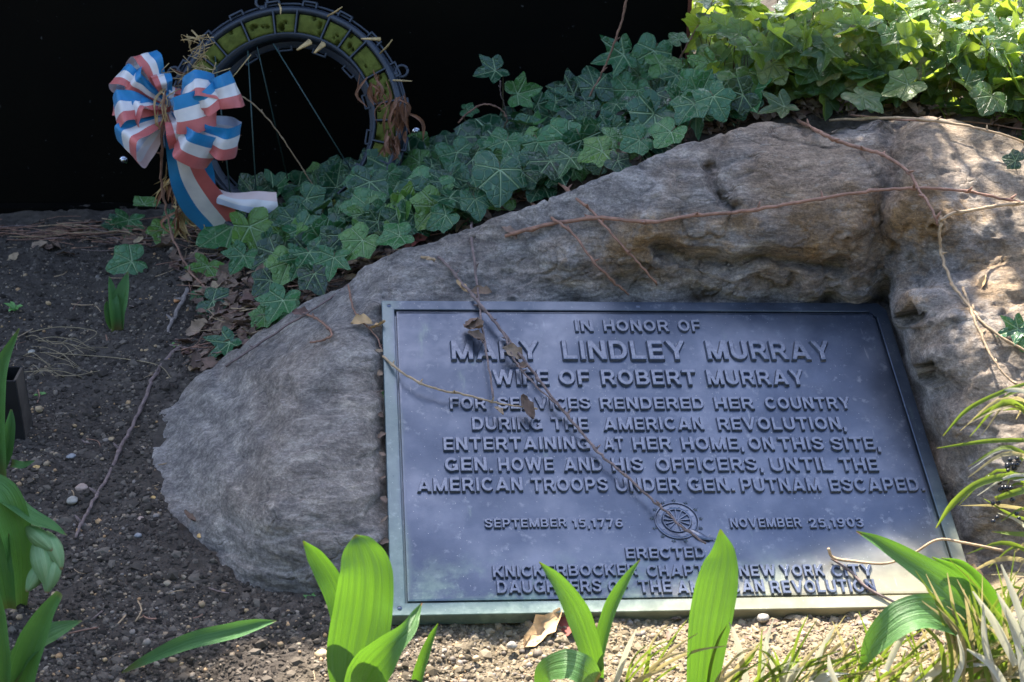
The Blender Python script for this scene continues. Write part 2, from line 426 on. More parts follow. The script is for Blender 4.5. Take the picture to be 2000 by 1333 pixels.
def strap_mat(name, ca, cb, tr, tf, rough=.4, tip=None, base=None):
    m = NT(name); uv = m.n('ShaderNodeUVMap'); sp = m.n('ShaderNodeSeparateXYZ', {0: uv.outputs[0]}); U, V = sp.outputs[0], sp.outputs[1]
    st = m.noise(m.n('ShaderNodeMapping', {0: uv.outputs[0], 'Scale': (17, .5, 1)}).outputs[0], 1.0, 4, .6)
    c = m.ramp(st, [(.36, ca), (.62, cb)])
    n = m.noise(m.coord(), 18, 4, .6); c = m.mix(m.math('MULTIPLY', m.ss(n, .5, .75), .35), c, tuple(min(1, x * 1.7) for x in cb))
    if base: c = m.mix(m.math('SUBTRACT', 1.0, m.ss(V, .0, .22)), c, base)
    if tip: c = m.mix(m.ss(V, .93, .99), c, tip)
    m.base(c); m.p(Roughness=rough, Specular_IOR_Level=.5); m.bump(m.math('ADD', st, m.math('MULTIPLY', m.noise(m.coord(), 30, 3), .8)), .8, .005)
    m.translucent(m.mix(m.math('MULTIPLY', m.ss(st, .38, .62), .75), tr, tuple(x * .5 for x in tr)), tf); return m.m


M['tulip'] = strap_mat('tulip_leaf', (.042, .125, .030), (.13, .27, .085), (.17, .38, .02), .30, .42, tip=(.32, .10, .05))
M['tulip_shade'] = strap_mat('tulip_leaf_shade', (.055, .16, .045), (.10, .24, .075), (.16, .38, .05), .28, .42, tip=(.2, .2, .08), base=(.16, .12, .04))  # shaded copy of the tulip leaf, shade put into its greens
M['straw'] = strap_mat('straw_blade', (.36, .30, .15), (.58, .50, .30), (.6, .5, .22), .35, .6)
M['pale_blade'] = strap_mat('pale_blade', (.50, .49, .42), (.70, .69, .62), (.7, .68, .5), .30, .5)
M['grass_green'] = strap_mat('grass_blade', (.10, .18, .025), (.24, .31, .06), (.30, .42, .04), .35, .45, tip=(.45, .26, .08))
m = NT('dead_leaf'); r = rnd(m); n = m.noise(m.coord(), 60, 5, .7)
c = m.ramp(r, [(0, (.09, .055, .04)), (.3, (.16, .10, .07)), (.6, (.24, .17, .12)), (.85, (.14, .075, .06)), (1, (.34, .25, .15))])
m.base(m.mix(1.0, c, m.ramp(n, [(.3, (.6, .6, .6)), (.7, (1.35, 1.35, 1.35))]), 'MULTIPLY')); m.p(Roughness=.8); m.bump(n, .5, .003); M['dead'] = m.m
M['dead_tan'] = simple('dead_leaf_tan', (.42, .27, .13), .7, var=.35, scale=60)
M['dead_red'] = simple('dead_leaf_red', (.26, .07, .055), .6, var=.35, scale=60)
M['vine'] = simple('vine_bark', (.24, .125, .085), .65, var=.35, scale=90, bump=.5)
M['vine_pale'] = simple('vine_bark_pale', (.34, .235, .14), .7, var=.3, scale=90, bump=.5)
M['twig'] = simple('twig_bark', (.17, .12, .11), .8, var=.4, scale=110, bump=.6)
M['twig_grey'] = simple('stick_bark', (.22, .18, .16), .8, var=.35, scale=110, bump=.5)
M['straw_dim'] = simple('old_straw', (.26, .20, .12), .8, var=.4)
M['stem'] = simple('ivy_stem', (.10, .085, .04), .6, var=.4)
m = NT('pebble'); r = rnd(m); n = m.noise(m.coord(), 200, 4, .7)
c = m.ramp(r, [(0, (.08, .065, .055)), (.25, (.15, .115, .085)), (.45, (.26, .19, .12)), (.6, (.20, .17, .15)), (.76, (.31, .245, .165)), (.86, (.36, .20, .09)), (.93, (.40, .27, .14)), (1, (.14, .12, .11))])
m.base(m.mix(1.0, c, m.ramp(n, [(.3, (.7,) * 3), (.7, (1.2,) * 3)]), 'MULTIPLY')); m.p(Roughness=.7); m.bump(n, .4, .001); M['pebble'] = m.m
for k, col in dict(p_yellow=(.50, .31, .11), p_pink=(.32, .23, .19), p_white=(.30, .27, .23), p_tan=(.36, .26, .15), p_orange=(.45, .2, .08), p_grey=(.24, .24, .25)).items():
    M[k] = simple('pebble_' + k[2:], col, .6, var=.25, scale=150, bump=.35)
m = NT('clod'); r = rnd(m); n = m.noise(m.coord(), 200, 3)
sx = m.n('ShaderNodeSeparateXYZ', {0: m.n('ShaderNodeTexCoord').outputs['Object']})
dry = m.math('MULTIPLY', m.ss(m.math('ADD', sx.outputs[0], m.math('MULTIPLY', m.noise(m.coord(), 6, 5), .5)), -.1, .45), m.math('SUBTRACT', 1.0, m.ss(sx.outputs[1], 2.1, 2.5)))  # crumbs follow the soil, paler tan towards the front right
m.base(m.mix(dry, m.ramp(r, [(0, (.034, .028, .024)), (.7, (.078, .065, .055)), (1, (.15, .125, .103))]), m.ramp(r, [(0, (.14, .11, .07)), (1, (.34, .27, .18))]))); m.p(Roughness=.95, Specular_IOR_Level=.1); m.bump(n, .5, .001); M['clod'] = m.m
# black panel
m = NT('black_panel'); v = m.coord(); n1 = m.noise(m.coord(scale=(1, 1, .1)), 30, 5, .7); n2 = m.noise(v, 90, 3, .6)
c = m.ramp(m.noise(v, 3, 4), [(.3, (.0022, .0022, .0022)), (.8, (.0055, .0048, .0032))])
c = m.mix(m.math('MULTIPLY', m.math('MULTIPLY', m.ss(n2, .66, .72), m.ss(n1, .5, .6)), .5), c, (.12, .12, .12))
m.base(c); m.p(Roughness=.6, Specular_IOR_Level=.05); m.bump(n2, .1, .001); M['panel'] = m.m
M['rust'] = simple('rusty_edge', (.10, .028, .018), .7, var=.5, scale=50)
M['chrome'] = simple('bolt_steel', (.55, .55, .6), .25, 1.0, .1, bump=0)
M['plastic'] = simple('wreath_plastic', (.026, .033, .048), .42, var=.2, scale=30, bump=.1)
M['foam'] = simple('floral_foam', (.095, .105, .022), .95, var=.28, scale=70, bump=.8, spec=.1)
M['wire'] = simple('green_wire', (.030, .065, .060), .45, 0, .2, bump=0)
M['blackmetal'] = simple('black_metal_post', (.014, .014, .016), .45, 0, .4, 20)
M['dirtymetal'] = simple('dirty_metal_post', (.07, .052, .04), .8, 0, .5, 25)
M['berry'] = simple('black_berry', (.012, .012, .018), .25, var=.2, bump=0)
M['sprig'] = simple('seedling', (.10, .24, .05), .5, var=.3)
M['bark'] = simple('tree_bark', (.09, .07, .05), .9, var=.4, scale=15, bump=.8)
M['pave'] = simple('pavement', (.42, .41, .39), .9, var=.1, scale=5, bump=.2)
M['bud'] = strap_mat('bud_skin', (.16, .30, .12), (.28, .42, .20), (.3, .5, .15), .25, .45, tip=(.3, .2, .1))
m = NT('ribbon'); uv = m.n('ShaderNodeUVMap'); U = m.n('ShaderNodeSeparateXYZ', {0: uv.outputs[0]}).outputs[0]; V = m.n('ShaderNodeSeparateXYZ', {0: uv.outputs[0]}).outputs[1]
c = m.mix(m.math('GREATER_THAN', U, .335), (.008, .23, .52), (.82, .78, .78)); c = m.mix(m.math('GREATER_THAN', U, .665), c, (.62, .14, .13))
wv = m.n('ShaderNodeTexWave', {'Scale': 150.0, 'Vector': uv.outputs[0]}, bands_direction='Y')
n = m.noise(m.coord(), 16, 5); c = m.mix(1.0, c, m.ramp(n, [(.3, (.78, .78, .80)), (.7, (1.1, 1.08, 1.05))]), 'MULTIPLY')
gb = m.n('ShaderNodeNewGeometry')
cin = m.mix(m.math('GREATER_THAN', U, .335), (.55, .62, .80), (.82, .79, .82)); cin = m.mix(m.math('GREATER_THAN', U, .665), cin, (.80, .60, .58))
c = m.mix(gb.outputs['Backfacing'], cin, c)
m.base(c); m.p(Roughness=.36, Sheen_Weight=.2); m.bump(m.math('ADD', m.math('MULTIPLY', wv.outputs[1], .3), n), .25, .001); m.translucent(c, .12); M['ribbon'] = m.m


# ------------------------------------------------------------------ object helpers
def tag(o, label=None, cat=None, group=None, kind=None):
    for k, v in (('label', label), ('category', cat), ('group', group), ('kind', kind)):
        if v: o[k] = v
    return o


def link(name, me, parent=None):
    o = bpy.data.objects.new(name, me); COL.objects.link(o)
    if parent: o.parent = parent
    return o


def mesh(name, verts, faces, mats, uvs=None, smooth_=True, mi=None):
    me = bpy.data.meshes.new(name); me.from_pydata([tuple(v) for v in verts], [], faces)
    for q in (mats if isinstance(mats, (list, tuple)) else [mats]): me.materials.append(M[q])
    if uvs is not None:
        l = me.uv_layers.new(name='UVMap'); idx = np.empty(len(me.loops), np.int64); me.loops.foreach_get('vertex_index', idx)
        l.data.foreach_set('uv', np.asarray(uvs, float)[idx].ravel())
    if mi is not None: me.polygons.foreach_set('material_index', mi)
    me.polygons.foreach_set('use_smooth', [smooth_] * len(me.polygons)); me.update(); return me


def empty(name, loc=(0, 0, 0)):
    o = bpy.data.objects.new(name, None); o.location = loc; COL.objects.link(o); o.empty_display_size = .05
    bpy.context.view_layer.update() if False else None
    return o


class MB:                         # collects shapes in world space, links them as one mesh
    def __init__(s): s.v = []; s.f = []; s.uv = []; s.m = []

    def add(s, v, f, uv=None, mi=0):
        o = len(s.v); s.v += [tuple(q) for q in v]; s.f += [tuple(i + o for i in q) for q in f]; s.m += [mi] * len(f)
        s.uv += list(uv) if uv is not None else [(0.5, 0.5)] * len(v)

    def box(s, c, sx, sy, sz, ax=None, mi=0):
        c = Vector(c); ax = ax or (Vector((1, 0, 0)), Vector((0, 1, 0)), Vector((0, 0, 1)))
        v = [c + ax[0] * (i * sx / 2) + ax[1] * (j * sy / 2) + ax[2] * (k * sz / 2) for i in (-1, 1) for j in (-1, 1) for k in (-1, 1)]
        s.add(v, [(0, 1, 3, 2), (4, 6, 7, 5), (0, 4, 5, 1), (2, 3, 7, 6), (0, 2, 6, 4), (1, 5, 7, 3)], mi=mi)

    def tube(s, pts, r, seg=6, mi=0, knots=0):
        pts = [Vector(p) for p in pts]; n = len(pts)
        rs = r if isinstance(r, (list, tuple)) else [r] * n
        vs = []; fs = []; up = Vector((.3, .2, .93))
        for i, p in enumerate(pts):
            t = (pts[min(i + 1, n - 1)] - pts[max(i - 1, 0)])
            t = t.normalized() if t.length > 1e-9 else Vector((0, 0, 1))
            a = t.cross(up); a = a.normalized() if a.length > 1e-3 else Vector((1, 0, 0)); b = t.cross(a)
            for k in range(seg):
                q = 2 * math.pi * k / seg; vs.append(p + (a * math.cos(q) + b * math.sin(q)) * rs[i])
        for i in range(n - 1):
            for k in range(seg): fs.append((i * seg + k, i * seg + (k + 1) % seg, (i + 1) * seg + (k + 1) % seg, (i + 1) * seg + k))
        fs.append(tuple(range(seg))[::-1]); fs.append(tuple((n - 1) * seg + k for k in range(seg)))
        s.add(vs, fs, mi=mi)

    def link(s, name, mats, parent=None, smooth_=True, local=False, **k):
        org = parent.location.copy() if parent and not local else None
        v = s.v
        if org is not None: v = [(a - org.x, b - org.y, c - org.z) for a, b, c in v]
        o = link(name, mesh(name, v, s.f, mats, s.uv, smooth_, s.m), parent)
        if k: tag(o, **k)
        return o


def spline(pts, n):               # Catmull-Rom through 3D points
    pts = [Vector(p) for p in pts]; P = [pts[0] * 2 - pts[1]] + pts + [pts[-1] * 2 - pts[-2]]
    out = []; m = len(pts) - 1
    for i in range(n):
        t = i / (n - 1) * m; k = min(int(t), m - 1); u = t - k; a, b, c, d = P[k:k + 4]
        out.append(0.5 * ((2 * b) + (c - a) * u + (2 * a - 5 * b + 4 * c - d) * u * u + (3 * b - a - 3 * c + d) * u ** 3))
    return out


def lin(vals, n):
    return list(np.interp(np.linspace(0, 1, n), np.linspace(0, 1, len(vals)), vals))


def strap(pts, widths, n=22, k=7, cup=.18, roll=0.0, twist=0.0, face=None, wav=0.03, seed=0):
    """a strap leaf along 3D points; widths in metres; cup = channel depth over width"""
    c = spline(pts, n); ws = lin(widths, n); vs = []; uv = []; fs = []; rn = random.Random(seed); ph = rn.random() * 6
    for i, p in enumerate(c):
        t = (c[min(i + 1, n - 1)] - c[max(i - 1, 0)]).normalized(); toc = ((CAM if face is None else face) - p).normalized() if face is None or True else face
        if face is not None: toc = face
        a = t.cross(toc).normalized(); nn = a.cross(t).normalized()
        r = roll + twist * i / (n - 1); aa = a * math.cos(r) + nn * math.sin(r); nb = nn * math.cos(r) - a * math.sin(r)
        for j in range(k):
            s = j / (k - 1) * 2 - 1
            w = wav * ws[i] * math.sin(i * .8 + ph + s * 1.5) * abs(s)
            vs.append(p + aa * (s * ws[i] / 2) + nb * (cup * ws[i] * (s * s) + w)); uv.append((j / (k - 1), i / (n - 1)))
    for i in range(n - 1):
        for j in range(k - 1): fs.append((i * k + j, i * k + j + 1, (i + 1) * k + j + 1, (i + 1) * k + j))
    return vs, fs, uv


# ------------------------------------------------------------------ ground
def axis(a, b, step, lo, hi):
    m_ = list(np.arange(a, b + 1e-6, step)); l = []; r = []; x = a; s = step
    while x > lo: s *= 1.35; x -= s; l.append(x)
    x = b; s = step
    while x < hi: s *= 1.35; x += s; r.append(x)
    return np.array(l[::-1] + m_ + r)


gx = axis(-1.15, 1.15, .0062, -60, 60); gy = axis(1.6, 3.5, .0062, -40, 80)
GX, GY = np.meshgrid(gx, gy); Z = tz(GX.ravel(), GY.ravel())
nx, ny = len(gx), len(gy)
I = np.arange(nx * ny).reshape(ny, nx)
quad = np.stack([I[:-1, :-1], I[:-1, 1:], I[1:, 1:], I[1:, :-1]], -1).reshape(-1, 4)


def fast_mesh(name, V, Q, mats, sm=True):
    me = bpy.data.meshes.new(name); me.vertices.add(len(V)); me.vertices.foreach_set('co', np.asarray(V, np.float32).ravel())
    k = Q.shape[1]; me.loops.add(Q.size); me.loops.foreach_set('vertex_index', Q.ravel().astype(np.int32))
    me.polygons.add(len(Q)); me.polygons.foreach_set('loop_start', np.arange(0, Q.size, k, dtype=np.int32)); me.polygons.foreach_set('loop_total', np.full(len(Q), k, np.int32))
    for q in (mats if isinstance(mats, (list, tuple)) else [mats]): me.materials.append(M[q])
    me.polygons.foreach_set('use_smooth', np.full(len(Q), sm)); me.update(calc_edges=True); me.validate(); return me


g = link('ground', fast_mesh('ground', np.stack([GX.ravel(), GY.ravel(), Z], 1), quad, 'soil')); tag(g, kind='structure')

# ------------------------------------------------------------------ boulder: radial grid over the outline, then a skirt that dives into the soil
CX, CY = 1180.0, 800.0
op = np.array([(a, b) for a, b, c in OUT + OUT[:1]], float)
NA, NR = 1000, 230
seg = np.linalg.norm(np.diff(op, axis=0), axis=1); cs = np.r_[0, np.cumsum(seg)]
sarr = np.linspace(0, cs[-1], NA, endpoint=False)
ox = np.interp(sarr, cs, op[:, 0]); oy = np.interp(sarr, cs, op[:, 1])
wob = 1 + .012 * fbm(np.stack([sarr / 60, sarr * 0, sarr * 0], 1), 3, 2)
ox = CX + (ox - CX) * wob; oy = CY + (oy - CY) * wob
rr = np.linspace(0.004, 1, NR)
QX = CX + rr[:, None] * (ox - CX)[None]; QY = CY + rr[:, None] * (oy - CY)[None]
q = np.stack([QX.ravel(), QY.ravel()], 1); z = rock_z(q)
D = np.stack([(q[:, 0] - 1000) / F, math.cos(PITCH) - (q[:, 1] - 666.5) / F * math.sin(PITCH), -math.sin(PITCH) - (q[:, 1] - 666.5) / F * math.cos(PITCH)], 1)
V = D * ((z - CAMH) / D[:, 2])[:, None]; V[:, 2] = z
# skirt rings in world space, outward and down
C0 = np.array([V[-NA:, 0].mean(), V[-NA:, 1].mean()]); base_ = V[-NA:].copy(); rings = [V]
dirn = base_[:, :2] - C0; dirn /= np.linalg.norm(dirn, axis=1)[:, None]
for k, (o_, dn) in enumerate([(.008, .008), (.022, .03), (.035, .07), (.045, .13), (.05, .25), (.03, .45)]):
    r_ = base_.copy(); r_[:, :2] += dirn * o_; r_[:, 2] -= dn; rings.append(r_)
V = np.concatenate(rings); NRR = NR + 6
I = np.arange(NRR * NA).reshape(NRR, NA); In = np.roll(I, -1, 1)
quad = np.stack([I[:-1], I[1:], In[1:], In[:-1]], -1).reshape(-1, 4)
# normals for displacement
G = V.reshape(NRR, NA, 3); du = np.roll(G, -1, 1) - np.roll(G, 1, 1); dv = np.gradient(G, axis=0)
N = np.cross(dv, du).reshape(-1, 3); N /= np.linalg.norm(N, axis=1)[:, None] + 1e-9
N[N[:, 2] < -0.2] *= -1
pq = np.concatenate([q, np.repeat(q[-NA:], 6, 0).reshape(NA, 6, 2).transpose(1, 0, 2).reshape(-1, 2) if False else np.tile(q[-NA:], (6, 1))])
# keep the recess under the plaque clean
uvq = (HI @ np.c_[pq - [1000, 666.5], np.ones(len(pq))].T).T; uu = uvq[:, 0] / uvq[:, 2]; vv = -uvq[:, 1] / uvq[:, 2]
dpl = np.maximum(np.maximum(-uu, uu - 1), np.maximum(-vv, vv - 1))
keep = smooth(-.01, .045, dpl)
Rm = np.array(Matrix.Rotation(-.55, 3, 'Z') @ Matrix.Rotation(.3, 3, 'X'))
S = (V @ Rm.T) * np.array([1.0, 2.6, 6.0])
left = 1 - smooth(690, 800, pq[:, 0]) * 1.0
rgt = smooth(1690, 1790, pq[:, 0]); wall = smooth(0, .015, dpl) * (1 - smooth(.13, .22, dpl)) * (pq[:, 1] < 640) * (pq[:, 0] > 760)
ci = RNG.choice(len(q), 420, replace=False); cc = V[ci] + RNG.normal(0, .004, (420, 3)); gg = RNG.normal(0, 1, (420, 3)) * .16
fc_ = np.empty(len(V))
for k in range(0, len(V), 20000):     # conchoidal chips: the lowest of many tilted shallow bowls
    P_ = V[k:k + 20000]; d2 = ((P_[:, None] - cc[None]) ** 2).sum(2); idx = np.argpartition(d2, 5, axis=1)[:, :5]
    dd = np.take_along_axis(d2, idx, 1); ci_ = cc[idx]; gi = gg[idx]; fc_[k:k + 20000] = (3.2 * dd + ((P_[:, None] - ci_) * gi * .75).sum(2)).min(1)
fc_ = np.clip(fc_ - np.median(fc_), -.011, .008); seam = 1 - np.exp(-(seg_dist(pq, GROOVE) / 40) ** 2)
disp = .009 * fbm(V * 6, 3, 31) + .0022 * fbm(S * 9, 4, 33) + .0010 * fbm(S * 34, 3, 35) + .0009 * fbm(V * 150, 2, 37) + fc_ * (.18 + .6 * wall + .8 * rgt * smooth(.0, .06, dpl)) * (1 - .6 * left)
led = S[:, 2] * 3.2 + .9 * fbm(V * 5, 3, 41); led = led - np.floor(led); disp += .0050 * smooth(0, .85, led) * (1 - smooth(.93, 1, led)) * (.4 + .6 * left)
disp += rgt * (.008 * fbm(V * 14, 4, 51, .55)) + wall * .005 * fbm(V * 36, 4, 61, .6)
rid = 1 - np.abs(fbm(V * 7, 4, 81, .5)); disp -= .005 * smooth(.90, 1.0, rid) * (1 - .7 * left)
V = V + N * (disp * (0.05 + .95 * keep) - .0)[:, None]
bm_ = link('boulder', fast_mesh('boulder', V, quad, 'rock'))
tag(bm_, 'large weathered grey brown boulder with a cut recess holding the bronze plaque', 'boulder')

# ------------------------------------------------------------------ plaque
plq = empty('bronze_plaque'); plq.matrix_world = Matrix(((P_U.x, P_V.x, P_N.x, P_O.x), (P_U.y, P_V.y, P_N.y, P_O.y), (P_U.z, P_V.z, P_N.z, P_O.z), (0, 0, 0, 1)))
tag(plq, 'dark blue grey bronze memorial plaque with raised lettering set into the boulder', 'plaque')


def lb(parts):                    # plaque-space mesh from (verts, faces)
    v = []; f = []
    for a, b in parts:
        o = len(v); v += a; f += [tuple(i + o for i in q) for q in b]
    return v, f


def lring(o1, o2, prof):
    """closed profile swept round a rectangle with a cut upper right corner"""
    v = []; f = []
    loops = []
    for ins, w in prof:
        ch = .012 + max(0, .0) if ins < .02 else .010
        x0, x1, y0, y1 = ins, PW - ins, -PH + ins, -ins
        loops.append([(x0, y0, w), (x1, y0, w), (x1, y1 - ch * 1.3, w), (x1 - ch, y1, w), (x0, y1, w)])
    for L in loops: v += L
    k = 5; n = len(loops)
    for i in range(n - 1):
        for j in range(k): f.append((i * k + j, i * k + (j + 1) % k, (i + 1) * k + (j + 1) % k, (i + 1) * k + j))
    return v, f, k, n


v, f, k, n = lring(0, 0, [(0, -.024), (0, -.001), (.001, 0), (.0195, 0), (.0205, -.001), (.0208, -.0085), (.0236, -.0085), (.0240, -.0012), (.027, -.0008)])
o = link('border', mesh('border', v, f, 'bronze', smooth_=False), plq)
v2 = v[-5:]; gv = []; gf = []
# the field: a fine grid with slight casting unevenness
GU, GV = 90, 64
x0, x1, y0, y1 = .0268, PW - .0268, -PH + .0268, -.0268
U_, V_ = np.meshgrid(np.linspace(x0, x1, GU), np.linspace(y0, y1, GV)); Pn = np.stack([U_.ravel() * 12, V_.ravel() * 12, U_.ravel() * 0], 1)
FV = np.stack([U_.ravel(), V_.ravel(), -.0014 + .0005 * fbm(Pn, 3, 71)], 1); I = np.arange(GU * GV).reshape(GV, GU)
o = link('plate', fast_mesh('plate', FV, np.stack([I[:-1, :-1], I[:-1, 1:], I[1:, 1:], I[1:, :-1]], -1).reshape(-1, 4), 'bronze'), plq)

LINES = [(122, 162, [('IN', 677, 742), ('HONOR', 778, 1010), ('OF', 1043, 1122)]),
         (197, 263, [('MARY', 238, 550), ('LINDLEY', 632, 1070), ('MURRAY', 1143, 1583)]),
         (300, 353, [('WIFE', 385, 585), ('OF', 620, 730), ('ROBERT', 770, 1107), ('MURRAY', 1145, 1490)]),
         (396, 438, [('FOR', 233, 362), ('SERVICES', 402, 732), ('RENDERED', 766, 1135), ('HER', 1172, 1312), ('COUNTRY', 1352, 1655)]),
         (467, 512, [('DURING', 312, 562), ('THE', 594, 725), ('AMERICAN', 778, 1134), ('REVOLUTION,', 1183, 1637)]),
         (537, 583, [('ENTERTAINING', 210, 730), ('AT', 780, 850), ('HER', 882, 1020), ('HOME,', 1055, 1275), ('ON', 1293, 1383), ('THIS', 1400, 1560), ('SITE,', 1585, 1758)]),
         (610, 658, [('GEN.', 215, 385), ('HOWE', 405, 602), ('AND', 638, 775), ('HIS', 808, 920), ('OFFICERS,', 965, 1343), ('UNTIL', 1370, 1590), ('THE', 1618, 1752)]),
         (682, 730, [('AMERICAN', 118, 492), ('TROOPS', 522, 795), ('UNDER', 822, 1052), ('GEN.', 1078, 1242), ('PUTNAM', 1265, 1548), ('ESCAPED.', 1580, 1915)]),
         (825, 857, [('SEPTEMBER', 357, 648), ('15,1776', 668, 848)]),
         (823, 857, [('NOVEMBER', 1228, 1482), ('25,1903', 1508, 1702)]),
         (928, 968, [('ERECTED', 857, 1140), ('BY', 1172, 1250)]),
         (990, 1032, [('KNICKERBOCKER', 385, 900), ('CHAPTER', 932, 1218), ('NEW', 1258, 1390), ('YORK', 1407, 1562), ('CITY', 1587, 1735)]),
         (1045, 1090, [('DAUGHTERS', 400, 773), ('OF', 795, 868), ('THE', 903, 1020), ('AMERICAN', 1040, 1350), ('REVOLUTION', 1370, 1744)])]
GLY = {}


def arc(cx, cy, rx, ry, a0, a1, n=18):
    return [(cx + rx * math.cos(math.radians(a0 + (a1 - a0) * i / n)), cy + ry * math.sin(math.radians(a0 + (a1 - a0) * i / n))) for i in range(n + 1)]


def cr2(p): return [(q.x, q.y) for q in spline([Vector((a, b, 0)) for a, b in p], 26)]


T1 = .098
GD = {'I': (.21, [[(.105, 0), (.105, 1)]]), 'H': (.76, [[(.105, 0), (.105, 1)], [(.655, 0), (.655, 1)], [(.1, .5), (.66, .5)]]),
      'N': (.76, [[(.105, 0), (.105, 1)], [(.655, 0), (.655, 1)], [(.09, 1.03), (.67, -.03)]]), 'M': (.94, [[(.105, 0), (.105, 1)], [(.835, 0), (.835, 1)], [(.09, 1.05), (.47, 0)], [(.85, 1.05), (.47, 0)]]),
      'A': (.88, [[(.09, -.05), (.44, 1.0)], [(.79, -.05), (.44, 1.0)], [(.22, .27), (.66, .27)]]), 'O': (.84, [arc(.42, .5, .32, .405, 0, 360, 30)]),
      'C': (.78, [arc(.41, .5, .31, .405, 42, 318, 24)]), 'G': (.82, [arc(.41, .5, .31, .405, 42, 335, 24), [(.47, .42), (.80, .42)], [(.705, .44), (.705, .06)]]),
      'D': (.77, [[(.105, 0), (.105, 1)], [(.1, .905), (.37, .905)], [(.1, .095), (.37, .095)], arc(.36, .5, .31, .405, -90, 90)]),
      'E': (.66, [[(.105, 0), (.105, 1)], [(.1, .908), (.65, .908)], [(.1, .505), (.60, .505)], [(.1, .092), (.65, .092)]]), 'F': (.64, [[(.105, 0), (.105, 1)], [(.1, .908), (.63, .908)], [(.1, .49), (.58, .49)]]),
      'L': (.62, [[(.105, 0), (.105, 1)], [(.1, .092), (.61, .092)]]), 'T': (.74, [[(.37, 0), (.37, 1)], [(.0, .908), (.74, .908)]]),
      'R': (.78, [[(.105, 0), (.105, 1)], [(.1, .908), (.44, .908)], [(.1, .46), (.44, .46)], arc(.43, .684, .215, .224, -90, 90), [(.44, .46), (.70, -.04)]]),
      'P': (.74, [[(.105, 0), (.105, 1)], [(.1, .908), (.42, .908)], [(.1, .42), (.42, .42)], arc(.41, .664, .225, .244, -90, 90)]),
      'B': (.76, [[(.105, 0), (.105, 1)], [(.1, .908), (.42, .908)], [(.1, .51), (.42, .51)], [(.1, .092), (.42, .092)], arc(.41, .71, .205, .198, -90, 90), arc(.42, .301, .235, .209, -90, 90)]),
      'S': (.74, [cr2([(.64, .70), (.56, .86), (.37, .908), (.17, .85), (.115, .72), (.2, .59), (.38, .52), (.55, .45), (.63, .30), (.55, .14), (.36, .092), (.16, .15), (.085, .31)])]),
      'U': (.76, [[(.105, .35), (.105, 1)], [(.655, .35), (.655, 1)], arc(.38, .37, .275, .275, 180, 360)]), 'V': (.84, [[(.08, 1.05), (.42, 0)], [(.76, 1.05), (.42, 0)]]),
      'W': (1.14, [[(.08, 1.05), (.32, 0)], [(.32, 0), (.57, 1.0)], [(.57, 1.0), (.82, 0)], [(.82, 0), (1.06, 1.05)]]), 'Y': (.82, [[(.41, 0), (.41, .45)], [(.07, 1.05), (.41, .42)], [(.75, 1.05), (.41, .42)]]),
      'K': (.80, [[(.105, 0), (.105, 1)], [(.12, .38), (.70, 1.04)], [(.34, .56), (.74, -.04)]]), '1': (.42, [[(.27, 0), (.27, 1)], [(.05, .72), (.30, .94)]]),
      '5': (.66, [[(.14, .908), (.60, .908)], [(.15, .95), (.13, .50)], cr2([(.13, .52), (.30, .60), (.47, .56), (.56, .36), (.50, .16), (.32, .092), (.10, .17)])]), '7': (.64, [[(.03, .908), (.61, .908)], [(.56, .92), (.24, -.02)]]),
      '6': (.70, [arc(.35, .31, .245, .215, 0, 360, 24), cr2([(.58, .86), (.42, .908), (.24, .82), (.13, .58), (.11, .33)])]), '9': (.70, [arc(.35, .69, .245, .215, 0, 360, 24), cr2([(.12, .14), (.28, .092), (.46, .18), (.57, .42), (.59, .67)])]),
      '0': (.70, [arc(.35, .5, .25, .405, 0, 360, 30)]), '2': (.68, [cr2([(.10, .70), (.19, .87), (.35, .908), (.53, .82), (.54, .62), (.36, .38), (.12, .12)]), [(.07, .092), (.62, .092)]]),
      '3': (.66, [cr2([(.10, .80), (.30, .908), (.50, .84), (.53, .68), (.42, .55), (.27, .52)]), cr2([(.27, .52), (.46, .49), (.56, .31), (.47, .14), (.28, .092), (.08, .20)])]),
      '.': (.20, [[(.10, .005), (.10, .20)]]), ',': (.20, [[(.11, .02), (.11, .21)], [(.12, .05), (.05, -.16)]])}


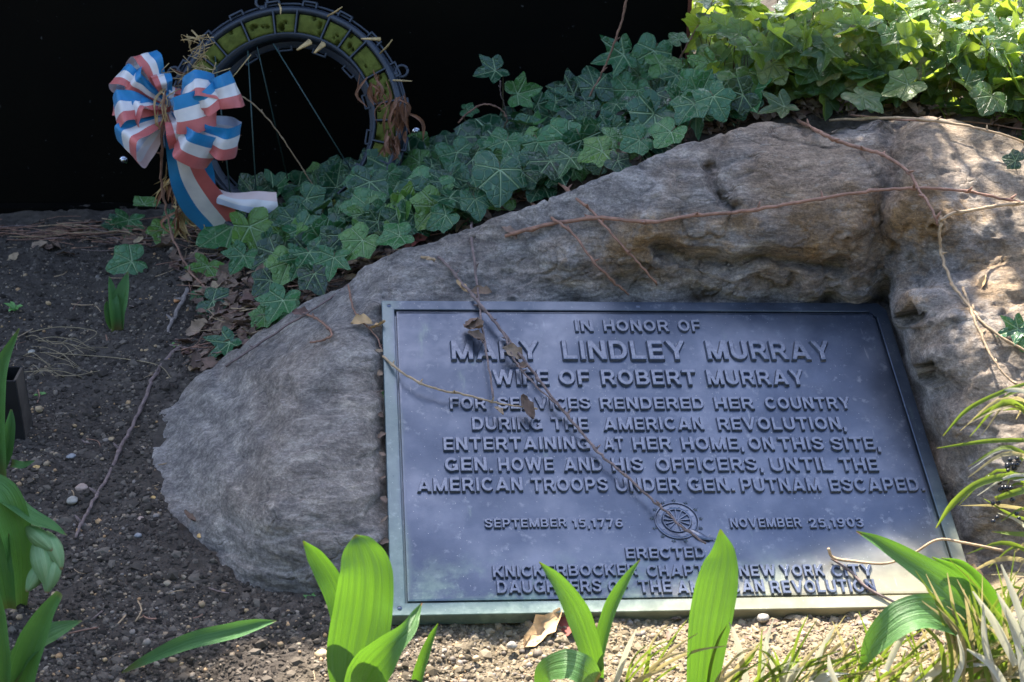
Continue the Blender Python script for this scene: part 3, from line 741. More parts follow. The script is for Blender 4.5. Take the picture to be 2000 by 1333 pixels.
def glyph(ch):                    # one cast letter: unit cap height, steep sides, flat face at z = 1
    if ch in GLY: return GLY[ch]
    wd_, strokes = GD[ch]; dx = .0225; y_lo = -.24 if ch == ',' else -.09
    nx_, ny_ = int((wd_ + .18) / dx) + 2, int((1.09 - y_lo) / dx) + 2
    X_, Y_ = np.meshgrid(-.09 + np.arange(nx_) * dx, y_lo + np.arange(ny_) * dx); P = np.stack([X_.ravel(), Y_.ravel()], 1); sd = np.full(len(P), 9.0)
    for st_ in strokes:
        st_ = [np.array(q, float) for q in st_]
        for i_, (a, b) in enumerate(zip(st_[:-1], st_[1:])):
            ab = b - a; L_ = np.linalg.norm(ab); u = ab / L_; r_ = P - (a + b) / 2
            q = np.stack([np.abs(r_ @ u) - L_ / 2 - (.004 if len(st_) > 2 else 0), np.abs(r_ @ np.array([-u[1], u[0]])) - T1], 1)
            sd = np.minimum(sd, np.linalg.norm(np.maximum(q, 0), axis=1) + np.minimum(q.max(1), 0))
        for p_ in st_[1:-1]: sd = np.minimum(sd, np.linalg.norm(P - p_, axis=1) - T1)
    if ch != ',': sd = np.maximum(sd, np.maximum(-P[:, 1], P[:, 1] - 1))
    sd = np.maximum(sd, np.maximum(-P[:, 0], P[:, 0] - wd_))
    z_ = np.clip(1 - (sd + .004) / .045, 0, 1); Q = []
    G_ = np.arange(nx_ * ny_).reshape(ny_, nx_)
    Q = np.stack([G_[:-1, :-1], G_[:-1, 1:], G_[1:, 1:], G_[1:, :-1]], -1).reshape(-1, 4); Q = Q[sd[Q].min(1) < .04]
    use, inv = np.unique(Q, return_inverse=True); V_ = np.c_[P, z_][use]
    # push the rim vertices onto the outline so that the edges run smooth
    me = fast_mesh('letter', V_, inv.reshape(-1, 4), 'bronze_letter', False); GLY[ch] = (me, wd_); return GLY[ch]


for y0_, y1_, words in LINES:
    for wd, xa, xb in words:
        ym = (y0_ + y1_) / 2
        ua, va = uv_of(750 + .55 * xa, 560 + .55 * ym); ub, vb = uv_of(750 + .55 * xb, 560 + .55 * ym); um = 750 + .55 * (xa + xb) / 2
        _, vt = uv_of(um, 560 + .55 * y0_); _, vbm = uv_of(um, 560 + .55 * y1_)
        gap = .13; tot = sum(glyph(c_)[1] for c_ in wd) + gap * (len(wd) - 1); kx = (ub - ua) / tot; x_ = ua
        for c_ in wd:
            me, w_ = glyph(c_); o = link('letter', me, plq); o.location = (x_, vbm + random.uniform(-1, 1) * .0002, -.0022); o.scale = (kx, vt - vbm, .0062 if vt - vbm > .03 else (.0052 if vt - vbm > .018 else .0040)); x_ += (w_ + gap) * kx
# emblem: spinning wheel with stars and distaff
eu, ev = uv_of(1322, 1017)
mb = MB(); er = .029


def circ(r, w, h, n=36, r2=None):
    vs = []; fs = []
    for i in range(n):
        a = 2 * math.pi * i / n
        for (dr, hh) in ((-w / 2, -.002), (-w / 4, h), (w / 4, h), (w / 2, -.002)): vs.append((eu + math.cos(a) * (r + dr), ev + math.sin(a) * (r + dr), hh))
    for i in range(n):
        j = (i + 1) % n
        for q in range(3): fs.append((i * 4 + q, j * 4 + q, j * 4 + q + 1, i * 4 + q + 1))
    mb.add(vs, fs)


circ(.0265, .011, .0012); circ(.0325, .0022, .0026); circ(.0205, .002, .0028); circ(.0022, .004, .0036, 12)
for i in range(13):
    a = 2 * math.pi * i / 13 + .1; d = Vector((math.cos(a), math.sin(a), 0)); e = Vector((-d.y, d.x, 0))
    mb.box(Vector((eu, ev, .0004)) + d * .0115, .0175, .0013, .0045, (d, e, Vector((0, 0, 1))))
    for tip in range(5):          # five-pointed stars round the rim
        b = a + 2 * math.pi * tip / 5; g_ = Vector((math.cos(b), math.sin(b), 0)); h_ = Vector((-g_.y, g_.x, 0)); c_ = Vector((eu, ev, 0)) + d * .037
        mb.add([c_ + g_ * .0042, c_ + h_ * .0015, c_ - h_ * .0015, c_ + Vector((0, 0, .003))], [(0, 1, 3), (0, 3, 2), (1, 2, 3)])
    b = a + .24; mb.box(Vector((eu, ev, .0010)) + Vector((math.cos(b), math.sin(b), 0)) * .0265, .003, .003, .003)
pts = [Vector((eu + .018, ev - .018, .002)), Vector((eu + .030, ev - .029, .0035)), Vector((eu + .045, ev - .036, .003))]
mb.tube(spline(pts, 10), lin([.0015, .0045, .006, .004, .0015], 10), 8)
for q in range(4): mb.tube(spline([Vector((eu + .028 + .004 * q, ev - .030, .003)), Vector((eu + .038 + .004 * q, ev - .030 - .004, .004)), Vector((eu + .046 + .002 * q, ev - .026 - .003 * q, .002))], 6), .0012, 5)
mb.v = [(a, b, -.0012 + (c_ + .0012) * .5) for a, b, c_ in mb.v]; mb.link('emblem', 'bronze_letter', plq, False, True)
for x_, y_ in [(.012, -.012), (.012, -PH + .012), (PW - .012, -PH + .012), (PW * .5, -.011)]:
    mb = MB(); vs = [(x_ + math.cos(a) * r_, y_ + math.sin(a) * r_, h_) for r_, h_ in ((.004, -.001), (.0034, .0008), (.0001, .0011)) for a in [i * math.pi / 5 for i in range(10)]]
    mb.add(vs, [(r * 10 + i, r * 10 + (i + 1) % 10, r * 10 + 10 + (i + 1) % 10, r * 10 + 10 + i) for r in (0, 1) for i in range(10)]); mb.link('rivet', 'bronze_letter', plq, True, True)

# ------------------------------------------------------------------ black panel
PANY = 3.32; pxr = py_(1336, 150, PANY).x; PL = -2.6


def shade_edge(px, py):           # where the sun ray through a seen place passes the panel's plane
    z_ = zplq(px, py); P = pz(px, py, z_); P = P + SUN_DIR * ((PANY - P.y) / SUN_DIR.y); return P


TOPL = [shade_edge(x, y) for x, y in ((760, 1212), (1250, 1172), (1450, 1128), (1690, 1062), (1866, 972))]  # unseen top edge, shaped so the panel's shadow ends along these places
PT = TOPL[0].z
pan = empty('black_panel', (pxr - .8, PANY, 0)); tag(pan, 'tall matt black metal panel standing behind the wreath and ivy', 'panel')
PO = [(PL, -.2), (PL, PT)] + [(p.x, p.z) for p in TOPL[:-1] if p.x < pxr - .01] + [(pxr, TOPL[-1].z), (pxr, -.2)]
print('PANEL', PO, pxr)
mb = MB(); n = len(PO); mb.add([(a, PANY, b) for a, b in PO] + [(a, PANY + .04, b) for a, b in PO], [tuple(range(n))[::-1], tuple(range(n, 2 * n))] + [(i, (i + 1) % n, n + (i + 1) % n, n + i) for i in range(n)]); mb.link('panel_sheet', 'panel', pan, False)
mb = MB(); mb.box((pxr + .004, PANY + .02, TOPL[-1].z / 2 - .1), .008, .05, TOPL[-1].z + .19); mb.link('edge_strip', 'rust', pan, False)
mb = MB(); mb.box(((PL + pxr) / 2, PANY - .02, -.062), pxr - PL, .03, .06); mb.link('bottom_rail', 'panel', pan, False)
for x, y in [(242, 313), (813, 257)]:
    P = py_(x, y, PANY - .001); mb = MB()
    for r0, r1, yy in ((.009, .009, .002), (.0065, .004, .007)):
        n = 12; vs = [(P.x + math.cos(2 * math.pi * i / n) * rr_, P.y - dy, P.z + math.sin(2 * math.pi * i / n) * rr_) for rr_, dy in ((r0, 0), (r0, yy * .6), (r1, yy)) for i in range(n)]
        mb.add(vs, [(r * n + i, r * n + (i + 1) % n, (r + 1) * n + (i + 1) % n, (r + 1) * n + i) for r in (0, 1) for i in range(n)] + [tuple(2 * n + i for i in range(n))])
    mb.link('bolt', 'chrome', pan)

# ------------------------------------------------------------------ pavement and railing far behind on the right
mb = MB(); mb.box((2.4, 6.3, -.03), 9, 3.0, .08); o = mb.link('pavement', 'pave', None, False); tag(o, kind='structure')
rl = empty('railing', (2.0, 4.65, 0)); tag(rl, 'thin brown iron railing beyond the sunlit ivy', 'railing')
for i in range(7):
    mb = MB(); mb.box((1.02 + i * .22, 4.65, .5), .022, .022, 1.0); mb.link('post', 'rust', rl, False)
mb = MB(); mb.box((1.68, 4.65, 1.02), 1.5, .03, .03); mb.link('top_rail', 'rust', rl, False)


# ------------------------------------------------------------------ ivy
def ivy_mesh(name, mat, seed, kind=0):  # three outlines: five lobed, broad heart shaped, slender
    rn = random.Random(seed)
    key = {0: [(0, 1.0), (14, .80), (33, .52), (50, .72), (60, .84), (72, .64), (92, .46), (112, .56), (130, .60), (150, .50), (168, .30), (180, .06)],
           1: [(0, 1.0), (14, .84), (32, .66), (48, .70), (62, .82), (76, .70), (98, .60), (120, .66), (140, .64), (158, .50), (171, .28), (180, .06)],
           2: [(0, 1.1), (10, .85), (24, .52), (40, .62), (52, .92), (63, .66), (84, .38), (100, .56), (114, .62), (132, .46), (160, .30), (180, .06)]}[kind]
    ang = []
    for i, (a, r) in enumerate(key[:-1]):
        ang.append((a, r)); b, s = key[i + 1]; ang.append(((a + b) / 2, (r + s) / 2 * (1.03 if i % 2 else .98)))
    ang.append(key[-1])
    full = [(a, r) for a, r in ang] + [(-a, r) for a, r in ang[1:-1]][::-1]
    n = len(full); vs = [(0, 0, 0)]; rings = (.3, .65, .88, 1.0)
    f1, f2, f3 = rn.uniform(.10, .38), rn.uniform(-.25, .22), rn.random() * 6; asy = rn.uniform(.9, 1.12)
    for rg in rings:
        for a, r in full:
            t = math.radians(a); rj = r * rg * (asy if a > 0 else 1 / asy)
            x, y = math.sin(t) * rj, math.cos(t) * rj
            z_ = f1 * abs(x) * .75 - f2 * (x * x + y * y) * .9 + .035 * math.sin(t * 5 + f3) * rg * rg - .10 * max(y, 0) ** 2
            vs.append((x, y, z_))
    fs = [(0, 1 + (i + 1) % n, 1 + i)[::1] for i in range(n)]
    for k in range(len(rings) - 1):
        for i in range(n): j = (i + 1) % n; fs.append((1 + k * n + i, 1 + k * n + j, 1 + (k + 1) * n + j, 1 + (k + 1) * n + i))
    uv = [(.5 + x * .5, .5 + y * .5) for x, y, z_ in vs]
    # keep the upper side up
    return mesh(name, vs, [t[::-1] if False else t for t in fs], mat, uv)


LV = {m_: [ivy_mesh('ivy_leaf', m_, 50 + i, (1, 1, 0, 1, 2, 1)[i]) for i in range(6)] for m_ in ('ivy', 'ivy_sun')}
LVN = {k: [(np.array([tuple(v.co) for v in me.vertices]), [tuple(p.vertices) for p in me.polygons], [tuple(d) for d in ((.5 + .5 * v.co.x, .5 + .5 * v.co.y) for v in me.vertices)]) for me in L] for k, L in LV.items()}


def leaf_matrix(P, size, tipdir, nrm):
    n = nrm.normalized(); y = (tipdir - n * tipdir.dot(n)).normalized(); x = y.cross(n).normalized()
    return Matrix(((x.x * size, y.x * size, n.x * size, P.x), (x.y * size, y.y * size, n.y * size, P.y), (x.z * size, y.z * size, n.z * size, P.z), (0, 0, 0, 1)))


class Ivy:
    def __init__(s, name, loc, mat, label, group=None):
        s.root = empty(name, loc); tag(s.root, label, 'ivy', group); s.mat = mat; s.items = []; s.stems = MB(); s.nl = Matrix.Translation(-Vector(loc))

    def leaf(s, P, size, tip, nrm, root_=True, prio=0, var=None):
        k = random.randrange(6) if var is None else var
        s.items.append((prio, size, k, leaf_matrix(P, size, tip, nrm)))
        if root_:
            g_ = P - nrm.normalized() * size * .25 - tip.normalized() * size * .35
            e = Vector((P.x + random.uniform(-.02, .02), P.y + .02 + random.uniform(-.01, .03), 0)); e.z = float(tz([e.x], [e.y])[0]) if root_ is True else P.z - .04
            s.stems.tube(spline([P, g_, (g_ + e) / 2 + Vector((0, 0, .004)), e], 6), .0011, 4)

    def finish(s, nmax=300):
        it = sorted(s.items, key=lambda a: (-a[0], -a[1]))
        for p, sz, k, mw in it[:nmax]:
            o = link('leaf', LV[s.mat][k], s.root); o.matrix_local = s.nl @ mw
        if it[nmax:]:
            vs = []; fs = []; uv = []
            mb_ = MB()
            for p, sz, k, mw in it[nmax:]:
                v, f, u = LVN[s.mat][k]; A = np.array(mw); w = v @ A[:3, :3].T + A[:3, 3]
                mb_.add(w.tolist(), f, u)
            o = mb_.link('foliage', s.mat, s.root); tag(o, kind='stuff')
        o = s.stems.link('stems', 'stem', s.root); tag(o, kind='stuff')


def img_dir(ang):                 # direction in the picture plane, degrees counter-clockwise from right
    a = math.radians(ang); return RT * math.cos(a) + UP * math.sin(a)


TOC = -FW


def jit(s): return Vector((random.gauss(0, s), random.gauss(0, s), random.gauss(0, s)))


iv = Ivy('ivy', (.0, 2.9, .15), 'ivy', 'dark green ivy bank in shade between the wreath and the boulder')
# single leaves as the photograph shows them: centre px, length px, tip direction, lift
HERO = [(560, 525, 54, 250, .05), (610, 505, 56, 300, .05), (520, 555, 44, 220, .03), (650, 515, 50, 260, .05), (470, 510, 48, 240, .04), (700, 480, 54, 230, .05), (590, 430, 60, 40, .06), (540, 430, 52, 150, .06), (957, 142, 46, 200, .16), (1022, 180, 48, 20, .14), (1060, 208, 46, -20, .11), (1108, 180, 54, 160, .13), (1160, 158, 56, 95, .14), (1204, 110, 58, 190, .17), (1274, 112, 54, 250, .17), (1250, 150, 58, 330, .13),
        (1322, 72, 28, 120, .16), (1315, 160, 62, 200, .08), (1380, 135, 60, 320, .10), (1300, 120, 50, 20, .10), (1095, 200, 40, 0, .09), (730, 248, 34, 100, .10), (918, 214, 24, 0, .12), (1200, 200, 55, 250, .08), (1140, 195, 46, 80, .08),
        (805, 330, 88, 100, .06), (720, 270, 52, 120, .06), (670, 360, 62, 215, .06), (975, 350, 74, 265, .07), (950, 285, 86, 225, .08), (835, 385, 74, 250, .05), (1060, 290, 62, 300, .07), (1265, 235, 70, 225, .06), (1165, 300, 50, 200, .06),
        (1305, 268, 48, 240, .05), (1180, 255, 55, 170, .06), (440, 452, 78, 215, .08), (492, 460, 72, 285, .09), (575, 330, 52, 90, .05), (600, 380, 50, 170, .05), (540, 360, 50, 60, .05), (640, 290, 30, 150, .05),
        (565, 470, 60, 230, .06), (680, 440, 58, 250, .05), (725, 430, 60, 300, .05), (770, 465, 48, 200, .05), (620, 545, 48, 300, .035), (585, 515, 52, 250, .04), (548, 600, 58, 250, .025), (525, 500, 54, 200, .05), (620, 420, 58, 120, .06),
        (640, 350, 60, 60, .06), (700, 335, 54, 200, .06), (780, 270, 50, 250, .06), (870, 260, 60, 40, .07), (900, 310, 58, 300, .06), (865, 300, 54, 200, .06), (885, 355, 48, 290, .06), (945, 230, 44, 150, .07), (1010, 240, 50, 270, .06),
        (1030, 265, 50, 330, .06), (1120, 245, 54, 230, .06), (1080, 330, 66, 290, .04), (1110, 320, 50, 250, .05), (1240, 280, 44, 210, .05), (1215, 318, 40, 340, .03), (650, 480, 56, 200, .045), (600, 455, 56, 320, .05), (700, 395, 62, 150, .055),
        (790, 420, 50, 330, .045), (740, 375, 56, 30, .055), (1350, 215, 54, 240, .06), (1400, 200, 54, 300, .06), (1440, 190, 50, 200, .06), (930, 400, 44, 280, .03), (745, 335, 66, 200, .22), (705, 335, 56, 150, .22), (790, 305, 66, 120, .18), (760, 300, 46, 60, .22), (665, 335, 50, 30, .18), (720, 370, 60, 260, .16), (860, 425, 48, 200, .035)]
for x, y, L, a, lift in HERO:
    gp = Vector(ground_hit([x], [y])[0]); dpt = depth_of(gp)
    if y < 230 and x < 1340: dpt = min(dpt, depth_of(py_(x, y, 3.16 + random.uniform(-.06, .05))))
    else: dpt -= lift * 1.2 + .045
    d = img_dir(a); P = pd(x, y, dpt); sz = L * 1.0 * dpt / F
    P = P - d * sz * .25
    iv.leaf(P, sz * 1.08, d - Vector((0, 0, .15)), TOC * .75 + Vector((0, 0, .55)) + jit(.20), True, 2)


def fill(ivy, poly, n, smin, smax, lift, upw, jn, zmin=None, tipd=None, mind=15):
    xs = [p[0] for p in poly]; ys = [p[1] for p in poly]; pts = []; tries = 0
    while len(pts) < n and tries < n * 40:
        tries += 1; x = random.uniform(min(xs), max(xs)); y = random.uniform(min(ys), max(ys))
        if point_in(x, y, poly) and all((x - a) ** 2 + (y - b) ** 2 > mind ** 2 for a, b in pts[-400:]): pts.append((x, y))
    H = ground_hit([p[0] for p in pts], [p[1] for p in pts])
    for (x, y), h in zip(pts, H):
        P = Vector(h); 
        if P.y > 3.24 and P.x < pxr + .02: P.y = 3.22
        P.z += random.uniform(*lift); sz = random.uniform(smin, smax) * (1.2 if random.random() < .15 else 1)
        d = (tipd or img_dir(random.gauss(255, 70))) + jit(.25)
        nr = Vector((0, 0, upw)) + TOC * (1 - upw) + jit(jn)
        ivy.leaf(P, sz, d, nr, random.random() < .5, 1 if P.z - h[2] > lift[1] * .55 else 0)


SHADE = [(430, 480), (520, 395), (600, 370), (680, 350), (740, 310), (800, 275), (880, 258), (1000, 240), (1080, 215), (1180, 190), (1300, 165), (1345, 150), (1440, 205), (1500, 225), (1450, 240), (1330, 285), (1240, 325), (1130, 362),
         (1050, 395), (960, 412), (900, 440), (830, 462), (750, 490), (660, 520), (580, 520), (500, 500)]
fill(iv, SHADE, 190, .026, .064, (.008, .060), .40, .42, mind=17)
iv.finish(300)
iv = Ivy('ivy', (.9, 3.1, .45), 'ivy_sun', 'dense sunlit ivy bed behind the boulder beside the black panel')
SUNP = [(1345, -110), (1700, -130), (2100, -130), (2350, -60), (2350, 330), (2130, 330), (1985, 280), (1900, 250), (1830, 236), (1700, 232), (1600, 238), (1500, 232), (1400, 195), (1345, 130)]
fill(iv, SUNP, 1900, .026, .050, (.012, .13), .66, .50, mind=9)
for x, y, L, a in [(1660, 135, 60, 190), (1580, 145, 55, 240), (1760, 170, 60, 200), (1690, 200, 62, 300), (1520, 215, 60, 210), (1450, 170, 66, 290), (1600, 60, 50, 60), (1900, 170, 64, 330), (1830, 130, 60, 20), (1960, 120, 64, 250), (1480, 75, 56, 200), (1560, 30, 56, 160), (1930, 200, 60, 240), (1370, 80, 60, 280)]:
    gp = Vector(ground_hit([x], [y])[0]); dpt = depth_of(gp) - .13; d = img_dir(a); sz = L * dpt / F * .95
    iv.leaf(pd(x, y, dpt) - d * sz * .25, sz, d, Vector((0, 0, .7)) + TOC * .5 + jit(.2), False, 2)
iv.finish(300)
# small sprigs of ivy on the open soil
SPR = [('ivy_sprig', [(283, 393, 38, 75), (250, 440, 50, 260), (222, 438, 30, 190)], 'two young ivy leaves against the foot of the black panel, left of the bow'),
       ('ivy_sprig', [(320, 455, 44, 265), (350, 440, 34, 300), (336, 420, 30, 60)], 'three lobed ivy leaves right under the hanging bow ribbon'),
       ('ivy_sprig', [(247, 515, 56, 200)], 'single ivy leaf lying on soil just above the small green shoot'),
       ('ivy_sprig', [(402, 530, 52, 250)], 'single ivy leaf in litter below the blue ribbon tip'),
       ('ivy_sprig', [(425, 592, 52, 340), (385, 575, 26, 140)], 'ivy leaf on litter above the grey stick'),
       ('ivy_sprig', [(442, 678, 56, 230)], 'dark olive ivy leaf at the left shoulder of the boulder'),
       ('ivy_sprig', [(512, 625, 40, 240), (550, 600, 56, 260)], 'dark pointed ivy leaves touching the upper left edge of the boulder'),
       ('ivy_sprig', [(1980, 645, 46, 200), (2010, 660, 44, 250)], 'bright green ivy leaf at the right edge of the boulder'),
       ('ivy_sprig', [(1978, 312, 30, 160)], 'tiny pale ivy leaf on the upper right corner of the boulder')]
for nm, L, lab in SPR:
    P0 = surf(L[0][0], L[0][1]); s = Ivy(nm, P0, 'ivy', lab)
    for x, y, ln, a in L:
        P = surf(x, y); dpt = depth_of(P) - .035; d = img_dir(a); sz = ln * dpt / F; P = pd(x, y, dpt) - d * sz * .2
        s.leaf(P, sz, d, TOC * .6 + Vector((0, 0, .6)) + jit(.15), 'x')
    s.finish(99)


# ------------------------------------------------------------------ vines, twigs
def vine(pts, r, mat, name, label, cat='vine', lift=.006, free=None, knots=.35, leaves=(), seg=8, group=None, ends=None):
    P = []
    for i, (x, y) in enumerate(pts):
        if free is not None:
            v_ = free[i] if isinstance(free, (list, tuple)) else free
            P.append(py_(x, y, v_))
        else:
            s = surf(x, y); P.append(s + (CAM - s).normalized() * (lift + (.014 if x > 1700 else .003)) + Vector((0, 0, lift * .3)))
    n = max(12, len(pts) * 7); c = spline(P, n)
    rn = random.Random(len(pts) + int(pts[0][0]))
    rs = []
    for i in range(n):
        t = i / (n - 1); rs.append(r * .78 * (1.1 - .45 * t) * (1 + (knots * 1.2 if i % 9 == 4 else 0) + rn.uniform(-.08, .08)))
        c[i] = c[i] + Vector((rn.gauss(0, 1), rn.gauss(0, 1), rn.gauss(0, .4))) * r * .28
    root = empty(name, P[0]); tag(root, label, cat, group)
    mb_ = MB(); mb_.tube(c, rs, seg)
    for i in range(4, n - 2, 9):    # short side buds at the nodes
        d = Vector((rn.uniform(-1, 1), rn.uniform(-1, 1), rn.uniform(.1, .8))).normalized(); mb_.tube([c[i], c[i] + d * r * 2.2, c[i] + d * r * 3.6], [r * .7, r * .5, r * .15], 5)
    mb_.link('stem', mat, root)
    for (x, y, sz, mt) in leaves:
        s = surf(x, y); P_ = s + (CAM - s).normalized() * (lift + .012); dead_leaf(P_, sz * depth_of(P_) / F, mt, 'dried_leaf', root, rn)
    return root


def dead_leaf(P, size, mt, name, parent=None, rn=random, mb_=None, nrm=None):
    n = (nrm or (TOC * .5 + Vector((rn.gauss(0, .4), rn.gauss(0, .4), .7)))).normalized(); a = rn.uniform(0, 360); d = img_dir(a); y = (d - n * d.dot(n)).normalized(); x = y.cross(n)
    L = 8; K = 5; vs = []; fs = []; asp = rn.uniform(.35, .7); cu = rn.uniform(.15, .6); be = rn.uniform(-.5, .5); ph = rn.random() * 6
    for i in range(L):
        t = i / (L - 1); w = asp * math.sin(math.pi * min(1, t * .95 + .03)) ** .75 * (1 + .2 * math.sin(i * 2.3 + ph))
        for j in range(K):
            s = j / (K - 1) * 2 - 1
            vs.append(P + y * ((t - .5) * size) + x * (s * w * size / 2) + n * (cu * s * s * w * size * .6 + be * (t - .5) ** 2 * size + .05 * size * math.sin(i * 1.7 + j * 2 + ph)))
    for i in range(L - 1):
        for j in range(K - 1): fs.append((i * K + j, i * K + j + 1, (i + 1) * K + j + 1, (i + 1) * K + j))
    if mb_ is not None: mb_.add(vs, fs); return
    m_ = MB(); m_.add(vs, fs); return m_.link(name, mt, parent)


vine([(1225, -10), (1215, 40), (1192, 105), (1172, 150), (1150, 190), (1125, 225)], .0028, 'vine', 'bare_vine', 'thin reddish vine rising in front of the black panel to the picture top', free=3.1)
vine([(1555, 238), (1600, 262), (1640, 282), (1690, 296), (1722, 306), (1768, 335), (1795, 375), (1820, 415), (1835, 450)], .0040, 'vine', 'bare_vine', 'reddish brown vine running down the boulder top from the ivy', lift=.012)
vine([(985, 464), (1085, 440), (1175, 430), (1265, 438), (1350, 426), (1440, 418), (1560, 400), (1640, 386), (1720, 376), (1790, 372), (1880, 377), (1945, 390), (2020, 405)], .0040, 'vine', 'bare_vine', 'long pinkish vine lying across the whole top of the boulder', lift=.012)
vine([(1035, 358), (1040, 400), (1080, 430), (1120, 462), (1165, 520), (1200, 555), (1228, 580)], .0034, 'vine', 'bare_vine', 'left of two vines hanging over the lip above the plaque', lift=.010)
vine([(1085, 355), (1130, 395), (1155, 415), (1185, 450), (1240, 510), (1283, 560)], .0034, 'vine', 'bare_vine', 'right of two vines hanging over the lip above the plaque', lift=.010)
vine([(2020, 400), (1940, 408), (1850, 427), (1836, 450), (1838, 500), (1860, 560), (1890, 600), (1935, 650), (2010, 695)], .0036, 'vine_pale', 'bare_vine', 'pale vine turning down the rough right side of the boulder', lift=.014)
vine([(1880, 565), (1900, 620), (1930, 690), (1955, 730), (1990, 760)], .0028, 'vine_pale', 'bare_vine', 'short thin vine below the pale one on the right rock face', lift=.012)
vine([(830, 485), (862, 510), (900, 552), (932, 592), (985, 655), (1035, 722), (1080, 782), (1130, 842), (1175, 893), (1225, 935), (1280, 985), (1330, 1030), (1380, 1066)], .0033, 'twig', 'bare_vine',
     'long dark vine lying diagonally across the plaque lettering', lift=.010, leaves=[(928, 640, 52, 'dead'), (930, 658, 40, 'dead'), (1003, 688, 46, 'dead'), (1020, 716, 28, 'dead'), (905, 562, 40, 'dead_tan')])
vine([(920, 436), (922, 480), (932, 560), (938, 620), (950, 690), (964, 782)], .0030, 'twig', 'bare_vine', 'thin straight vine hanging over the left part of the plaque', lift=.012, leaves=[(940, 570, 44, 'dead'), (920, 628, 30, 'dead')])
vine([(748, 700), (790, 735), (845, 762), (910, 776), (975, 792), (1050, 803)], .0025, 'vine_pale', 'bare_vine', 'curved thin vine with a dried leaf at the left of the plaque', lift=.012, leaves=[(1030, 796, 56, 'dead'), (975, 802, 24, 'dead')])
vine([(940, 600), (985, 660), (1000, 700), (1040, 752), (1100, 806)], .0024, 'twig', 'bare_vine', 'second thin vine beside the diagonal one over the word MARY', lift=.014)
vine([(575, 608), (600, 617), (625, 630), (648, 655), (628, 668), (605, 672)], .0028, 'vine', 'bare_vine', 'short hooked vine on the left shoulder of the boulder', lift=.008)
vine([(680, 560), (690, 605), (705, 628), (735, 660), (748, 690)], .0020, 'vine', 'bare_vine', 'hair thin vine with tan leaves at the plaque upper left corner', lift=.008, leaves=[(705, 628, 44, 'dead_tan'), (738, 637, 36, 'dead_tan')])
vine([(470, 600), (400, 650), (340, 690), (300, 740), (275, 800), (240, 870), (200, 950), (172, 1000), (148, 1052)], .0046, 'twig', 'twig', 'long dark bent twig lying on the soil left of the boulder', 'twig', lift=.006)
vine([(368, 570), (345, 615), (322, 662)], .0052, 'twig_grey', 'stick', 'straight grey stick leaning in the soil below the bow', 'stick', lift=.012, knots=.05)
vine([(324, 178), (318, 250), (315, 330), (322, 400), (340, 470), (372, 532), (420, 580)], .0036, 'vine', 'bare_vine', 'vine climbing from the litter up into the bow', free=[2.93, 2.93, 2.94, 2.95, 2.93, 2.83, 2.72])
vine([(455, 182), (490, 200), (525, 235), (565, 290), (600, 345), (612, 362)], .0018, 'vine_pale', 'bare_vine', 'thin tan tendril arching through the wreath opening', free=3.05)
vine([(895, 240), (915, 220), (945, 204), (975, 212), (990, 232), (985, 250)], .0022, 'vine', 'bare_vine', 'small arched tendril at the ivy edge before the panel', free=3.1)
vine([(977, 158), (978, 185), (988, 215), (990, 240)], .0016, 'twig', 'bare_vine', 'upright stalk carrying the lone ivy leaf before the panel', free=3.14)
vine([(1345, 215), (1400, 130), (1450, 60), (1480, -10)], .0025, 'vine', 'bare_vine', 'slanting stem among sunlit ivy just right of the panel', free=3.2)
vine([(1300, 180), (1330, 110), (1370, 40), (1400, -10)], .0025, 'vine', 'bare_vine', 'stem rising past the rusty panel edge', free=3.22)
vine([(1390, 110), (1450, 75), (1520, 45), (1590, 0)], .0020, 'twig', 'bare_vine', 'dark arching twig over the sunlit ivy', free=3.15)
vine([(1620, 240), (1760, 236), (1880, 250), (1960, 270), (2040, 300)], .0030, 'vine_pale', 'bare_vine', 'straw coloured stem along the rear edge of the boulder', lift=.016)
vine([(1660, 232), (1780, 243), (1900, 246), (2010, 262)], .0022, 'vine', 'bare_vine', 'thin stem crossing behind the right boulder crest', lift=.022)
vine([(620, 540), (700, 515), (760, 505), (830, 508), (850, 515)], .0040, 'vine_pale', 'bare_vine', 'crooked pale stem along the boulder edge under the ivy', lift=.016)
vine([(440, 720), (560, 640), (640, 590), (760, 500)], .0028, 'twig', 'twig', 'dark twig in the litter beside the upper left boulder edge', 'twig', lift=.012)
# twig standing over the sunlit plaque corner
P1 = surf(1622, 1090); vt = [pd(1612, 1075, depth_of(P1) - .02), P1 + P_N * .006, P1 + P_N * .02 + P_U * .05, P1 + P_N * .035 + P_U * .12, P1 + P_N * .05 + P_U * .19, P1 + P_N * .045 + P_U * .28]
c = spline([pd(x, y, depth_of(P1) - d) for x, y, d in [(1618, 1072, .02), (1628, 1090, .012), (1670, 1097, .02), (1730, 1101, .04), (1780, 1084, .055), (1830, 1055, .065), (1880, 1060, .07), (1960, 1076, .08)]], 40)
mb = MB(); mb.tube(c, lin([.0022, .0024, .0018, .0018, .002], 40), 6); o = mb.link('twig', 'vine_pale'); tag(o, 'thin pale twig arching over the sunlit lower right plaque corner', 'twig')
c = spline([surf(x, y) + P_N * .004 for x, y in [(1622, 1094), (1660, 1120), (1690, 1150), (1730, 1172), (1790, 1200)]], 30)  # dark strand modelled in place of the arching twig's cast shadow
mb = MB(); mb.tube(c, lin([.0018, .0022, .0016], 30), 6); o = mb.link('twig', 'twig'); tag(o, 'dark thread laid down the plaque as the shadow of the pale twig', 'twig')

